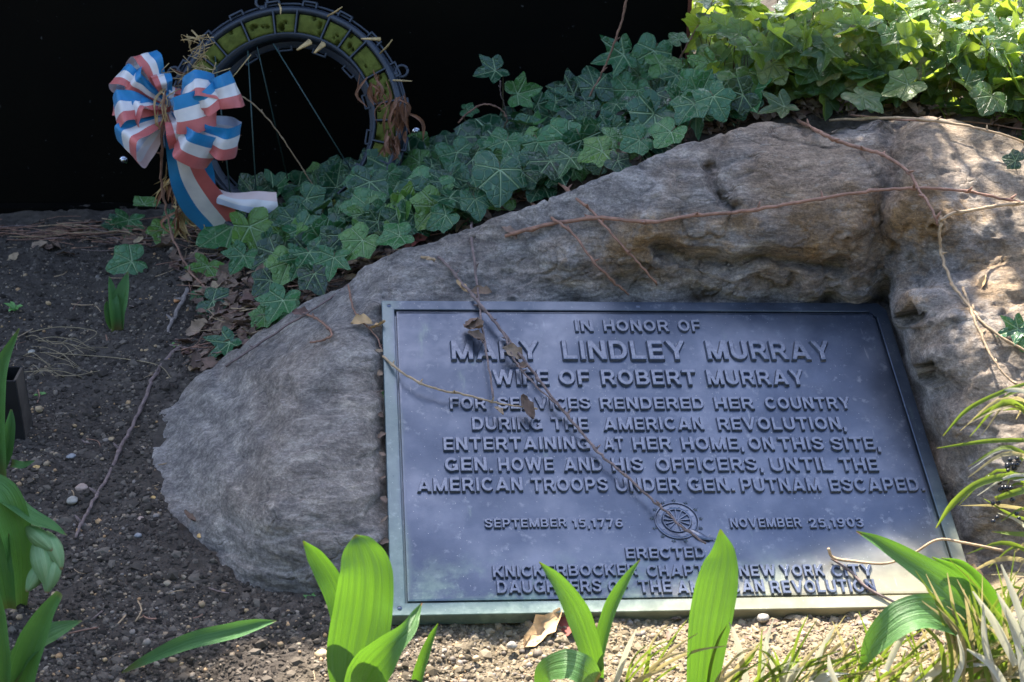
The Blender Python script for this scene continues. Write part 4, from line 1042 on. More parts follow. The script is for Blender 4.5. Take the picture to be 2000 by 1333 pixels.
# single dead leaves
for x, y, s, mt, lab in [(818, 466, 50, 'dead_red', 'reddish dead leaf standing at the boulder edge under the ivy'), (800, 478, 30, 'dead_red', 'small dark red leaf left of the larger red one'), (370, 1010, 34, 'dead', 'brown leaf at the lower left foot of the boulder'),
                         (1060, 1232, 110, 'dead_tan', 'long curled tan leaf on sunlit soil below the plaque'), (1110, 1222, 90, 'dead_red', 'rust brown curled leaf under the plaque edge'), (1920, 552, 34, 'dead_tan', 'orange brown leaf stuck on the right rock face'),
                         (75, 485, 44, 'dead', 'brown leaf near the panel foot at far left'), (430, 655, 48, 'dead_tan', 'tan leaf beside the grey stick'), (995, 452, 46, 'dead', 'pale brown leaf at the rock top behind the long vine'),
                         (1385, 240, 46, 'dead', 'brown curled leaf among ivy above the boulder crest'), (1900, 1125, 50, 'dead_tan', 'orange leaf in grass right of the plaque corner'), (590, 872 - 260, 40, 'dead', 'brown leaf wedged behind the boulder shoulder')]:
    P = surf(x, y); P = P + (CAM - P).normalized() * .014; o = dead_leaf(P, s * depth_of(P) / F, mt, 'dead_leaf', rn=random.Random(x)); tag(o, lab, 'dead leaf', 'fallen dead leaves')
# leaves caught in the joint at the left of the plaque
jl = MB()
for i in range(13):
    y = 640 + i * 42 + random.uniform(-5, 5); x = 744 + (y - 590) * .03 - 6; P = pz(x, y, zplq(x, y) - .001); dead_leaf(P, random.uniform(.010, .019), 'dead', '', mb_=jl, nrm=(P_N + P_U * random.uniform(-.6, .6)))
o = jl.link('leaf_debris', 'dead'); tag(o, 'dry leaf debris packed in the joint left of the plaque', 'debris', kind='stuff')

# ------------------------------------------------------------------ leaf litter, gravel, clods
LIT = [(0, 440, 470, 500), (180, 430, 620, 560)]
mbl = MB(); mbt = MB()
lit_poly = [(330, 520), (470, 480), (600, 540), (700, 520), (800, 480), (900, 430), (1010, 380), (1100, 350), (1040, 400), (940, 440), (850, 480), (760, 512), (690, 550), (590, 610), (480, 690), (400, 740), (350, 700), (400, 620)]
cnt = 0
while cnt < 330:
    x, y = random.uniform(330, 1100), random.uniform(350, 740)
    if point_in(x, y, lit_poly):
        P = Vector(ground_hit([x], [y])[0]) + Vector((0, 0, random.uniform(.003, .018))); dead_leaf(P, random.uniform(.018, .048), 'dead', '', mb_=mbl, nrm=Vector((random.gauss(0, .4), random.gauss(0, .4), 1))); cnt += 1
for i in range(60):
    x, y = random.uniform(-40, 430), random.gauss(468, 16); P = Vector(ground_hit([x], [y])[0]) + Vector((0, 0, .005)); dead_leaf(P, random.uniform(.015, .045), 'dead', '', mb_=mbl, nrm=Vector((random.gauss(0, .3), random.gauss(0, .3), 1)))
for i in range(40):
    x, y = random.uniform(1300, 2000), random.gauss(1235, 25); P = Vector(ground_hit([x], [y])[0]) + Vector((0, 0, .005)); dead_leaf(P, random.uniform(.01, .03), 'dead', '', mb_=mbl, nrm=Vector((random.gauss(0, .3), random.gauss(0, .3), 1)))
for i in range(150):
    x = random.uniform(1200, 2060); y = float(np.interp(x, [1200, 1340, 1500, 1720, 1985, 2060], [335, 275, 232, 226, 262, 300])) + random.gauss(-4, 6); P = Vector(ground_hit([x], [y])[0]) + Vector((0, 0, random.uniform(.0, .03))); dead_leaf(P, random.uniform(.018, .04), 'dead', '', mb_=mbl, nrm=Vector((random.gauss(0, .5), random.gauss(-.3, .4), 1)))
o = mbl.link('leaf_litter', 'dead'); tag(o, 'brown leaf litter heaped between ivy and boulder', 'leaf litter', kind='stuff')
for i in range(420):
    if i < 190: x, y = random.uniform(-50, 520), random.gauss(462, 12); a = random.gauss(0, .25)
    elif i < 350:
        while True:
            x, y = random.uniform(330, 1100), random.uniform(350, 740)
            if point_in(x, y, lit_poly): break
        a = random.gauss(.5, .7)
    else: x, y = random.uniform(20, 640), random.uniform(520, 1330); a = random.uniform(0, 3)
    P = Vector(ground_hit([x], [y])[0]) + Vector((0, 0, random.uniform(.003, .02 if i < 350 else .006))); L = random.uniform(.03, .11) * (1 if i < 350 else .5); d = Vector((math.cos(a), math.sin(a), random.gauss(0, .08)))
    b = Vector((-d.y, d.x, 0)) * random.gauss(0, .1); mbt.tube(spline([P - d * L / 2, P + b * L, P + d * L / 2], 5), random.uniform(.0005, .0014), 4, mi=random.choice((0, 0, 1, 2)))
o = mbt.link('plant_debris', ['vine', 'twig', 'vine_pale']); tag(o, 'pine needles and fine twigs strewn along the panel foot', 'debris', kind='stuff')

t_ = (1 + 5 ** .5) / 2
ICO = np.array([(-1, t_, 0), (1, t_, 0), (-1, -t_, 0), (1, -t_, 0), (0, -1, t_), (0, 1, t_), (0, -1, -t_), (0, 1, -t_), (t_, 0, -1), (t_, 0, 1), (-t_, 0, -1), (-t_, 0, 1)]) / 1.9
ICF = np.array([(0, 11, 5), (0, 5, 1), (0, 1, 7), (0, 7, 10), (0, 10, 11), (1, 5, 9), (5, 11, 4), (11, 10, 2), (10, 7, 6), (7, 1, 8), (3, 9, 4), (3, 4, 2), (3, 2, 6), (3, 6, 8), (3, 8, 9), (4, 9, 5), (2, 4, 11), (6, 2, 10), (8, 6, 7), (9, 8, 1)])


def scatter(name, P, R, mat, flat, rough, sm, label, cat):
    n = len(P); S_ = ICO[None] * (1 + RNG.uniform(-rough, rough, (n, 12, 1))) * (R[:, None, None] * RNG.uniform(.65, 1.25, (n, 1, 3)))
    S_[:, :, 2] *= flat; a = RNG.uniform(0, 6.3, n); ca, sa = np.cos(a)[:, None], np.sin(a)[:, None]
    X_, Y_ = S_[:, :, 0] * ca - S_[:, :, 1] * sa, S_[:, :, 0] * sa + S_[:, :, 1] * ca
    V_ = np.stack([X_, Y_, S_[:, :, 2]], 2) + P[:, None]
    Q = (ICF[None] + (np.arange(n) * 12)[:, None, None]).reshape(-1, 3)
    o = link(name, fast_mesh(name, V_.reshape(-1, 3), Q, mat, sm)); tag(o, label, cat, kind='stuff'); return o


def soil_points(n, xr=(-60, 2060), yr=(440, 1345), poly=None):
    x = RNG.uniform(*xr, n * 3); y = RNG.uniform(*yr, n * 3)
    op_ = [(a, b) for a, b, c in OUT]
    k = [i for i in range(len(x)) if not point_in(x[i], y[i], op_) and not (x[i] > 1300 and y[i] < 900)][:n]
    H = ground_hit(x[k], y[k]); H[:, 2] = tz(H[:, 0], H[:, 1]); return H


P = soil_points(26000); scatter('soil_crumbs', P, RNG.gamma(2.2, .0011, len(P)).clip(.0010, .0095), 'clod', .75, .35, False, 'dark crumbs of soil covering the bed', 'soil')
P = soil_points(6500); cl = fbm(P * 9, 2, 77) > -.15; P = P[cl]
P[:, 2] += .0006; scatter('gravel', P, (.0010 + RNG.exponential(.0011, len(P))).clip(.0010, .0068), 'pebble', .75, .16, True, 'small tan and grey gravel scattered over the soil', 'gravel')
P = soil_points(5000, (620, 2060), (1195, 1345)); scatter('gravel', P, (.0009 + RNG.exponential(.0010, len(P))).clip(.0009, .006), 'pebble', .75, .16, True, 'pale gravel and grit on the sunlit soil below the plaque', 'gravel')

# pebbles one can point at
PEB = [(70, 918, 11, 'p_yellow', 'smooth yellow pebble beside the left tulip blade'), (161, 957, 14, 'p_pink', 'flat pinkish pebble on soil left of the long twig'), (142, 982, 13, 'p_white', 'pale angular stone just below the pink pebble'),
       (77, 803, 10, 'p_tan', 'tan pebble right of the black metal post'), (330, 745, 8, 'p_tan', 'tan pebble near the boulder left shoulder'), (218, 860, 7, 'p_tan', 'small buff pebble beside the middle of the twig'), (275, 1017, 8, 'p_pink', 'pinkish pebble left of the boulder foot'),
       (300, 975, 6, 'p_yellow', 'ochre pebble touching the boulder left edge'), (290, 1002, 7, 'p_tan', 'buff pebble below the ochre one at the boulder'), (107, 1165, 9, 'p_tan', 'tan pebble beneath the green flower bud'), (345, 590, 8, 'p_orange', 'orange pebble near the grey stick'),
       (62, 558 + 132, 7, 'p_white', 'white pebble above the black metal post'), (390, 1050, 7, 'p_yellow', 'yellowish pebble along the lower boulder foot'), (270, 1050, 8, 'p_grey', 'grey pebble on open soil below the twig end'), (640, 1195, 12, 'p_tan', 'rounded tan stone behind the large tulip leaf'),
       (1000, 1265, 12, 'p_white', 'white stone on sunlit soil left of the two leaved tulip'), (930, 1290, 9, 'p_tan', 'buff stone on sunlit soil right of the thin tulip blade'), (1045, 1240, 8, 'p_orange', 'orange stone near the curled tan leaf'), (1690, 1225, 16, 'p_white', 'chalky white stone in the grass below the plaque right corner'),
       (1490, 1212, 13, 'p_white', 'flat white chip right of the tall tulip leaf'), (630, 1285, 18, 'p_tan', 'brown flat stone at the left foot of the large tulip'), (140, 895, 9, 'p_grey', 'bluish grey pebble below the flat leaf scrap')]
for x, y, r, mt, lab in PEB:
    P = Vector(ground_hit([x], [y])[0]); rad = r * .85 * depth_of(P) / F; rn = random.Random(x + y)
    import bmesh
    bm = bmesh.new(); bmesh.ops.create_icosphere(bm, subdivisions=3, radius=1)
    co = np.array([tuple(v.co) for v in bm.verts]); d = 1 + .16 * fbm(co * 1.3 + rn.random() * 50, 3, 3)
    sx_, sy_, sz_ = rad * rn.uniform(.9, 1.25), rad * rn.uniform(.75, 1.0), rad * rn.uniform(.5, .75); a = rn.random() * 3
    for v, k in zip(bm.verts, d):
        q = v.co * k; q = Vector((q.x * sx_, q.y * sy_, q.z * sz_)); v.co = Vector((q.x * math.cos(a) - q.y * math.sin(a), q.x * math.sin(a) + q.y * math.cos(a), q.z))
    me = bpy.data.meshes.new('pebble'); bm.to_mesh(me); bm.free(); me.materials.append(M[mt]); me.polygons.foreach_set('use_smooth', [True] * len(me.polygons))
    o = link('pebble', me); o.location = P + Vector((0, 0, sz_ * .35 + .002)); tag(o, lab, 'pebble', 'pebbles on the soil')

# ------------------------------------------------------------------ tulips and other strap leaved plants
def plant(name, base, label, cat, group=None, on=None):
    P = on or Vector(ground_hit([base[0]], [base[1]])[0]); o = empty(name, P); tag(o, label, cat, group); return o, P


def blade(root, P0, pts, w, mat='tulip', name='leaf', **k):
    """pts: (px, py, nearer) with nearer = metres towards the camera from the plant's base depth; w in px"""
    d0 = depth_of(P0); PP = [pd(x, y, d0 - n) for x, y, n in pts]; ds = d0 - sum(p[2] for p in pts) / len(pts)
    v, f, uv = strap(PP, [max(q, .6) * ds / F for q in w], **k); mb_ = MB(); mb_.add(v, f, uv); return mb_.link(name, mat, root)


T = 'tulips sprouting round the stone'
r, P = plant('tulip_plant', (700, 1345), 'large tulip with one very broad upright leaf before the plaque lower left corner', 'tulip', T)
blade(r, P, [(690, 1390, 0), (690, 1300, .03), (708, 1200, .06), (714, 1120, .09), (703, 1070, .10), (694, 1045, .10)], [60, 84, 112, 118, 112, 104, 84, 52, 4], cup=.16, seed=1, n=30, k=11)
blade(r, P, [(690, 1300, 0), (672, 1200, .0), (650, 1140, .01), (620, 1090, .02), (592, 1057, .03)], [40, 50, 50, 46, 34, 3], cup=.25, roll=.25, seed=2)
blade(r, P, [(700, 1370, .08), (715, 1310, .12), (755, 1265, .15), (795, 1230, .14), (812, 1200, .12), (824, 1178, .11)], [50, 88, 78, 40, 26, 14, 2], cup=.30, roll=-.5, twist=.6, seed=3)
r, P = plant('tulip_plant', (815, 1335), 'single narrow tulip blade right of the broad leaved tulip', 'tulip', T)
blade(r, P, [(812, 1350, 0), (826, 1300, .02), (843, 1250, .03), (856, 1218, .04)], [22, 26, 22, 14, 2], cup=.3, roll=.5, seed=4)
r, P = plant('tulip_plant', (1160, 1320), 'two leaved tulip in front of the plaque bottom edge', 'tulip', T)
blade(r, P, [(1165, 1335, 0), (1150, 1270, .04), (1125, 1200, .07), (1090, 1140, .10), (1053, 1098, .12)], [28, 44, 50, 52, 40, 24, 2], cup=.22, roll=-.3, seed=5)
blade(r, P, [(1165, 1335, 0), (1178, 1260, .02), (1198, 1190, .04), (1225, 1135, .06), (1250, 1094, .07)], [20, 26, 32, 34, 26, 16, 2], cup=.35, roll=.6, seed=6)
blade(r, P, [(1055, 1350, .06), (1065, 1312, .08), (1105, 1298, .12), (1140, 1310, .12), (1165, 1335, .08)], [20, 44, 60, 60, 40], cup=.05, roll=.35, seed=7)
r, P = plant('tulip_plant', (1375, 1345), 'tulip with one tall bright leaf crossing the word erected', 'tulip', T)
blade(r, P, [(1360, 1400, 0), (1372, 1320, .03), (1385, 1220, .07), (1402, 1130, .10), (1412, 1080, .11), (1407, 1034, .12)], [44, 58, 74, 84, 82, 66, 40, 3], cup=.14, roll=-.25, twist=.3, seed=8, n=30, k=9)
r, P = plant('tulip_plant', (1905, 1290), 'spreading tulip at the plaque lower right corner with long leaning leaves', 'tulip', T)
blade(r, P, [(1935, 1290, 0), (1905, 1210, .06), (1850, 1150, .10), (1780, 1100, .12), (1720, 1062, .13), (1672, 1038, .13)], [30, 62, 76, 64, 48, 34, 20, 2], cup=.22, roll=-.35, seed=9, n=28)
blade(r, P, [(1680, 1310, .10), (1705, 1262, .14), (1760, 1212, .16), (1820, 1200, .14), (1880, 1225, .10), (1925, 1280, .05)], [3, 44, 74, 74, 60, 34], cup=.15, roll=.45, seed=10, n=28)
blade(r, P, [(1960, 1310, 0), (1935, 1230, .04), (1905, 1160, .07), (1870, 1115, .09), (1820, 1088, .10)], [28, 44, 44, 36, 22, 2], cup=.25, roll=.3, seed=11)
blade(r, P, [(1975, 1290, 0), (1960, 1200, .04), (1925, 1140, .06), (1880, 1100, .06), (1838, 1090, .06)], [20, 30, 26, 18, 2], cup=.3, roll=.6, seed=12)
blade(r, P, [(1915, 1360, .04), (1920, 1300, .06), (1900, 1250, .07), (1855, 1230, .07)], [70, 62, 50, 2], cup=.2, roll=-.2, seed=13)
r, P = plant('tulip_shoot', (228, 640), 'small red based green shoot with two leaves on bare soil', 'tulip shoot')
blade(r, P, [(232, 648, 0), (234, 610, .01), (243, 570, .02), (250, 531, .02)], [24, 34, 36, 26, 2], 'tulip_shade', cup=.3, roll=.5, seed=14)
blade(r, P, [(226, 646, .01), (222, 605, .02), (217, 565, .02), (213, 540, .02)], [20, 22, 20, 12, 2], 'tulip_shade', cup=.35, roll=-.3, seed=15)
blade(r, P, [(224, 648, .0), (212, 625, .01), (208, 600, .01), (209, 588, .01)], [16, 16, 12, 2], 'tulip_shade', cup=.35, roll=-.3, seed=16)
r, P = plant('tulip_plant', (262, 1318), 'single tulip leaf lying low on the soil at lower left', 'tulip', T)
blade(r, P, [(236, 1316, 0), (290, 1288, .02), (370, 1255, .03), (450, 1236, .035), (500, 1222, .03), (540, 1213, .02)], [3, 18, 30, 36, 32, 20, 2], 'tulip_shade', cup=.25, roll=.3, seed=17)
r, P = plant('tulip_plant', (20, 960), 'tall tulip blade at the left picture edge by the metal post', 'tulip', T)
blade(r, P, [(2, 960, 0), (-4, 860, .04), (-4, 780, .08), (8, 710, .10), (38, 642, .12)], [30, 40, 42, 38, 24, 3], 'tulip_shade', cup=.3, roll=.4, seed=18)
blade(r, P, [(-10, 930, 0), (10, 880, .02), (20, 830, .03), (22, 800, .03)], [30, 30, 20, 4], 'tulip_shade', cup=.3, seed=19)
blade(r, P, [(22, 905, .02), (45, 908, .04), (68, 900, .05)], [16, 14, 2], 'tulip_shade', cup=.1, seed=20)
r, P = plant('tulip_plant', (28, 1185), 'tulip with a dark arching broad leaf and pale buds at the left edge', 'tulip', T)
blade(r, P, [(40, 1200, 0), (38, 1110, .06), (25, 1030, .10), (0, 970, .12), (-40, 940, .12)], [18, 44, 64, 66, 50], 'tulip_shade', cup=.25, roll=-.3, seed=21)
blade(r, P, [(-30, 950, .09), (20, 985, .11), (60, 1015, .10), (100, 1030, .09), (130, 1046, .08)], [40, 46, 40, 26, 2], 'tulip_shade', cup=.25, roll=.8, seed=22)
blade(r, P, [(20, 1000, .02), (28, 965, .03), (30, 948, .03)], [12, 10, 2], 'tulip_shade', cup=.3, seed=23)
blade(r, P, [(10, 1190, .05), (-5, 1120, .08), (-15, 1040, .10)], [40, 60, 60], 'tulip_shade', cup=.3, seed=42)
# the bud: swollen overlapping scales
mbb = MB()
for bx_, by_, ba, bl, br in [(78, 1052, -40, .052, .013), (104, 1076, -62, .058, .015), (84, 1098, -75, .070, .017), (100, 1122, -100, .052, .014), (70, 1128, -120, .045, .012)]:
    c0 = pd(bx_, by_, depth_of(P) - .09 - br * random.uniform(-.3, .6)); ax_ = (img_dir(ba) + TOC * .25).normalized(); e1 = ax_.cross(TOC).normalized(); e2 = ax_.cross(e1); vs = []; fs = []; uvb = []
    for i in range(14):
        t = i / 13; rr_ = br * math.sin(math.pi * (.06 + .90 * t)) ** .8 * (1.1 - .3 * t)
        for j in range(15):
            a = 2 * math.pi * j / 14; k = 1 + .13 * abs(math.cos(a * 1.5)) - .10; vs.append(c0 + ax_ * ((t - .5) * bl) + (e1 * math.cos(a) + e2 * math.sin(a)) * rr_ * k); uvb.append((j / 14, t))
    for i in range(13):
        for j in range(14): fs.append((i * 15 + j, i * 15 + j + 1, (i + 1) * 15 + j + 1, (i + 1) * 15 + j))
    mbb.add(vs, fs, uvb)
mbb.link('bud', 'bud', r)['kind'] = 'stuff'
r, P = plant('tulip_plant', (30, 1345), 'tulip with three spread leaves in the lower left corner', 'tulip', T)
blade(r, P, [(30, 1380, 0), (52, 1290, .05), (85, 1210, .08), (118, 1158, .10)], [60, 58, 56, 34, 16], 'tulip_shade', cup=.25, roll=.2, seed=24)
blade(r, P, [(20, 1320, .02), (60, 1265, .05), (110, 1235, .06), (160, 1213, .06)], [50, 48, 40, 3], 'tulip_shade', cup=.2, roll=.5, seed=25)
blade(r, P, [(10, 1380, .04), (8, 1280, .08), (0, 1200, .1), (-8, 1130, .12)], [30, 34, 30, 4], 'tulip_shade', cup=.3, roll=.4, seed=26)

# grass-like plants bottom right
GRP = 'straw coloured grass tufts below the plaque'
for k, (bx, by, nb, hgt, spread, lab) in enumerate([(1230, 1345, 9, 190, 60, 'sparse dry grass tuft right of the two leaved tulip'), (1480, 1350, 26, 170, 170, 'yellow grass tuft at the foot of the tall tulip leaf'), (1600, 1350, 26, 150, 150, 'yellow grass tuft below the middle of the plaque corner'),
                                                    (1740, 1350, 24, 190, 140, 'dry grass tuft before the folded tulip leaf'), (1870, 1350, 26, 240, 120, 'dense dry grass tuft left of the lower right corner'), (1985, 1330, 30, 300, 120, 'tallest dry grass tuft in the lower right corner')]):
    r, P = plant('grass_tuft', (bx, by), lab, 'grass', GRP); rn = random.Random(900 + k)
    for i in range(int(nb * 1.35)):
        a = rn.gauss(68, 20); L = hgt * rn.uniform(.5, 1.25); b0 = bx + rn.uniform(-spread, spread) * .6; dx, dy = math.cos(math.radians(a)), -math.sin(math.radians(a)); bend = rn.uniform(.0, .45) * L; sg = 1 if dx > 0 else -1
        q = rn.random(); pale = q < .12; w0 = rn.uniform(10, 16) if pale else rn.uniform(4, 10)
        pts = [(b0 + dx * L * t + sg * bend * .5 * t * t, by + 12 + dy * L * t + bend * t * t, .01 + .07 * t) for t in (0, .35, .7, 1)]
        blade(r, P, pts, [w0 * .7, w0, w0 * .8, 1], 'pale_blade' if pale else ('grass_green' if q < .70 else 'straw'), 'blade', n=14, k=3, cup=.2, roll=rn.uniform(-.6, .6))
    if k == 5:
        for pts, w0 in [([(1985, 1300), (1945, 1220), (1900, 1155)], 17), ([(2010, 1270), (1975, 1210), (1947, 1158)], 17), ([(2005, 1240), (1985, 1180), (1955, 1103)], 16), ([(1965, 1345), (1935, 1300), (1888, 1268)], 16), ([(1730, 1310), (1750, 1265), (1778, 1222)], 13), ([(1640, 1350), (1622, 1310), (1618, 1280)], 12), ([(1950, 1340), (1925, 1260), (1920, 1180)], 14), ([(2000, 1345), (1990, 1270), (1965, 1200)], 15), ([(1860, 1345), (1880, 1290), (1870, 1240)], 11)]:
            blade(r, P, [(x, y, .09 + .01 * q_) for q_, (x, y) in enumerate(pts)], [w0 * .8, w0, w0 * .8, 3], 'pale_blade', 'blade', n=12, k=4, cup=.22, roll=rn.uniform(-.4, .4))
        for q_ in range(16):
            x0 = rn.uniform(1830, 2010); y0 = rn.uniform(1290, 1345); blade(r, P, [(x0, y0, .06), (x0 - rn.uniform(0, 30), y0 - 80, .08), (x0 - rn.uniform(10, 90), y0 - rn.uniform(130, 190), .10)], [8, 10, 7, 1], rn.choice(('grass_green', 'straw', 'grass_green')), 'blade', n=12, k=3, cup=.2, roll=rn.uniform(-.5, .5))
# lilyturf at the right edge with black berries
r, P = plant('lilyturf', (2020, 1010), 'green lilyturf with arching blades at the right edge beside the boulder', 'lilyturf', on=surf(1990, 1010)); rn = random.Random(55)
for pts, w in [([(2030, 935, .05), (1975, 930, .08), (1910, 945, .10), (1860, 985, .09), (1828, 1032, .06)], [10, 14, 14, 12, 2]), ([(2020, 745, .02), (1960, 765, .05), (1890, 800, .05), (1842, 852, .03)], [6, 8, 8, 2]),
               ([(2020, 860, .05), (1930, 862, .06), (1830, 876, .04)], [8, 9, 2]), ([(2030, 800, .05), (1960, 790, .08), (1900, 820, .07)], [8, 10, 2]), ([(2030, 950, .06), (1990, 960, .09), (1944, 975, .08)], [10, 14, 10])]:
    blade(r, P, pts, w, 'grass_green', 'blade', n=16, k=4, cup=.25)
for i in range(34):
    y0 = rn.uniform(760, 1250); x1 = 2000 - rn.uniform(10, 130); pts = [(2040, y0 + rn.uniform(0, 40), .02), ((2040 + x1) / 2, y0 - rn.uniform(-20, 40), rn.uniform(.03, .1)), (x1, y0 + rn.uniform(-30, 60), rn.uniform(.02, .1))]
    w0 = rn.uniform(5, 13); blade(r, P, pts, [w0, w0, 1], rn.choice(('grass_green', 'grass_green', 'pale_blade', 'straw')), 'blade', n=10, k=3, cup=.2, roll=rn.uniform(-.6, .6))
mbs = MB()
for i in range(26):
    x, y = rn.choice([(1960, 945), (1975, 905), (1945, 990), (1985, 1010)]); x += rn.gauss(0, 14); y += rn.gauss(0, 14); P_ = pd(x, y, depth_of(P) - .06 - rn.random() * .02)
    rr_ = rn.uniform(4, 6.5) * depth_of(P_) / F; vs = ICO * rr_; n_ = []
    bm = bmesh.new(); bmesh.ops.create_icosphere(bm, subdivisions=2, radius=rr_); me = bpy.data.meshes.new('berry'); bm.to_mesh(me); bm.free(); me.materials.append(M['berry']); me.polygons.foreach_set('use_smooth', [True] * len(me.polygons))
    o = link('berry', me, r); o.location = P_ - r.location
# seedlings
for x, y, s, lab in [(30, 608, 20, 'tiny green seedling on soil near the left edge'), (480, 668, 16, 'tiny bright seedling at the boulder shoulder'), (612, 1180, 22, 'small dark seedling between boulder foot and large tulip'), (78, 775, 14, 'tiny seedling above the black post'), (750, 775, 16, 'small weed in the joint at the left plaque edge'), (345, 678, 14, 'little seedling beside the stick end')]:
    P = surf(x, y); o = empty('seedling', P); tag(o, lab, 'seedling', 'tiny seedlings'); rn = random.Random(x); mb_ = MB(); sz = s * depth_of(P) / F
    for q in range(7):
        a = q * .9 + rn.random(); d = Vector((math.cos(a), math.sin(a), rn.uniform(.2, .9))); tip = P + d * sz * rn.uniform(.6, 1)
        v, f, uv = strap([P, P + d * sz * .4 + Vector((0, 0, sz * .2)), tip], [sz * .08, sz * .15, sz * .45, sz * .35, sz * .02], n=8, k=3, cup=.2, face=Vector((0, -.3, 1))); mb_.add(v, f, uv)
    mb_.link('leaves', 'sprig', o)
# dry grass thatch by the left plants
mb_ = MB(); rn = random.Random(4)
for i in range(18):
    x, y = rn.uniform(30, 120), rn.uniform(660, 740); a = rn.uniform(-.9, .5); L = rn.uniform(40, 130)
    pts = [surf(x + math.cos(a) * L * t, y - math.sin(a) * L * t * .5 + rn.uniform(-5, 5)) + Vector((0, 0, .006 + .012 * math.sin(3.1 * t))) for t in (0, .33, .66, 1)]
    mb_.tube(spline(pts, 9), rn.uniform(.0004, .0008), 4)
for pts in [[(80, 700), (160, 705), (240, 712), (310, 725), (335, 750)], [(150, 690), (190, 660), (120, 650), (60, 660)], [(110, 745), (150, 745), (200, 735)]]:
    mb_.tube(spline([surf(x, y) + Vector((0, 0, .012)) for x, y in pts], 24), .0008, 5)
o = mb_.link('dry_thatch', 'straw_dim'); tag(o, 'tangle of dry straw stalks on the soil above the black post', 'dry grass', kind='stuff')

# ------------------------------------------------------------------ square metal post at the left edge
P = pz(30, 846, 0); s = 54 * depth_of(P) / F; ht = .115; po = empty('metal_post', P); tag(po, 'short hollow square black metal post in the soil at left', 'post')
mb = MB(); t = .004
for sx_, sy_, wx_, wy_ in ((0, -s / 2, s, t), (0, s / 2, s, t), (-s / 2 + t / 2, 0, t, s - t), ):
    mb.box(P + Vector((sx_, sy_, ht / 2 - .02)), wx_, wy_, ht + .04)
mb.link('tube_wall', 'blackmetal', po, False)
mb = MB(); mb.box(P + Vector((s / 2 - t / 2 + .0005, 0, ht / 2 - .02)), t, s - t - .0005, ht + .04); mb.link('dirty_side', 'dirtymetal', po, False)
mb = MB(); mb.box(P + Vector((0, 0, ht - .06)), s - 2 * t, s - 2 * t, .01); mb.box(P + Vector((-.01, 0, ht - .03)), .008, .008, .06); mb.link('insert', 'chrome' if False else 'dirtymetal', po, False)

# ------------------------------------------------------------------ wreath
WC = py_(557, 240, 3.09); LEAN = math.radians(34)
WN = Vector((-.10, -math.cos(LEAN), math.sin(LEAN))).normalized(); WX = Vector((0, 0, 1)).cross(WN).normalized() * 1.0; WX = WN.cross(Vector((0, 0, 1))).normalized() * -1
WX = Vector((1, 0, 0)); WX = (WX - WN * WX.dot(WN)).normalized(); WY = WN.cross(WX).normalized()
kpx = depth_of(WC) / F; RO, RI = 228 * kpx, 174 * kpx
wr = empty('wreath', WC); tag(wr, 'stripped funeral wreath ring of green floral foam in a dark plastic frame', 'wreath')


def wp(a, r, h): return WC + WX * (math.cos(a) * r) + WY * (math.sin(a) * r) + WN * h


def ringmesh(prof, n=96, a0=0, a1=2 * math.pi):
    vs = []; fs = []; k = len(prof)
    for i in range(n + 1):
        a = a0 + (a1 - a0) * i / n
        for r_, h_ in prof: vs.append(wp(a, r_, h_))
    for i in range(n):
        for j in range(k): fs.append((i * k + j, i * k + (j + 1) % k, (i + 1) * k + (j + 1) % k, (i + 1) * k + j))
    m_ = MB(); m_.add(vs, fs); return m_


TH = .042
ringmesh([(RO + .004, -TH), (RO + .005, .001), (RO - .002, .006), (RO - .007, .004), (RO - .009, -.006), (RO - .009, -TH)]).link('outer_rim', 'plastic', wr)
ringmesh([(RI - .002, -TH), (RI + .002, .006), (RI + .006, .003), (RI + .003, -TH)]).link('inner_rim', 'plastic', wr)
ringmesh([(RI - .014, -TH - .004), (RI - .014, -TH + .002), (RO + .007, -TH + .002), (RO + .007, -TH - .004)]).link('base_tray', 'plastic', wr)
ringmesh([(RO + .010, -.006), (RO + .014, -.006), (RO + .014, -.010), (RO + .010, -.010)]).link('outer_lip', 'plastic', wr)
NSEG = 26; rn = random.Random(3)
angs = [0]
while len(angs) < NSEG: angs.append(angs[-1] + rn.choice((.8, 1.0, 1.35)))
angs = np.array(angs + [angs[-1] + 1.0]); angs = angs / angs[-1] * 2 * math.pi
for i in range(NSEG):
    a0, a1 = angs[i] + .006, angs[i + 1] - .006; NU, NV = 18, 14; vs = []; fs = []
    pits = [(rn.uniform(.1, .9), rn.uniform(.15, .85), rn.uniform(.035, .085), rn.uniform(.4, 1.8)) for _ in range(rn.choice((1, 2, 3, 5)))]
    wdt = (a1 - a0) * RO
    for u in range(NU):
        for v in range(NV):
            s, t = u / (NU - 1), v / (NV - 1); h = .001 + rn.uniform(-.0008, .0008) + .003 * math.sin(s * 3.1) * math.sin(t * 3.1)
            for (pu, pv, pr, pe) in pits:
                d = math.hypot((s - pu) * 1.0 * wdt / .05, (t - pv) * pe); h -= .016 * math.exp(-(d / pr / 1.3) ** 4)
            if u in (0, NU - 1) or v in (0, NV - 1): h = -.010
            vs.append(wp(a0 + (a1 - a0) * s, RI + .006 + (RO - RI - .015) * t, h))
    for u in range(NU - 1):
        for v in range(NV - 1): fs.append((u * NV + v, (u + 1) * NV + v, (u + 1) * NV + v + 1, u * NV + v + 1))
    m_ = MB(); m_.add(vs, fs); m_.link('foam_block', 'foam', wr)
    m_ = MB(); a = angs[i]; er_ = (wp(a, 1, 0) - WC).normalized(); et = WN.cross(er_); m_.box(wp(a, (RI + RO) / 2, -.017), RO - RI - .006, .0028, .046, (er_, et, WN)); m_.link('divider', 'plastic', wr, False)
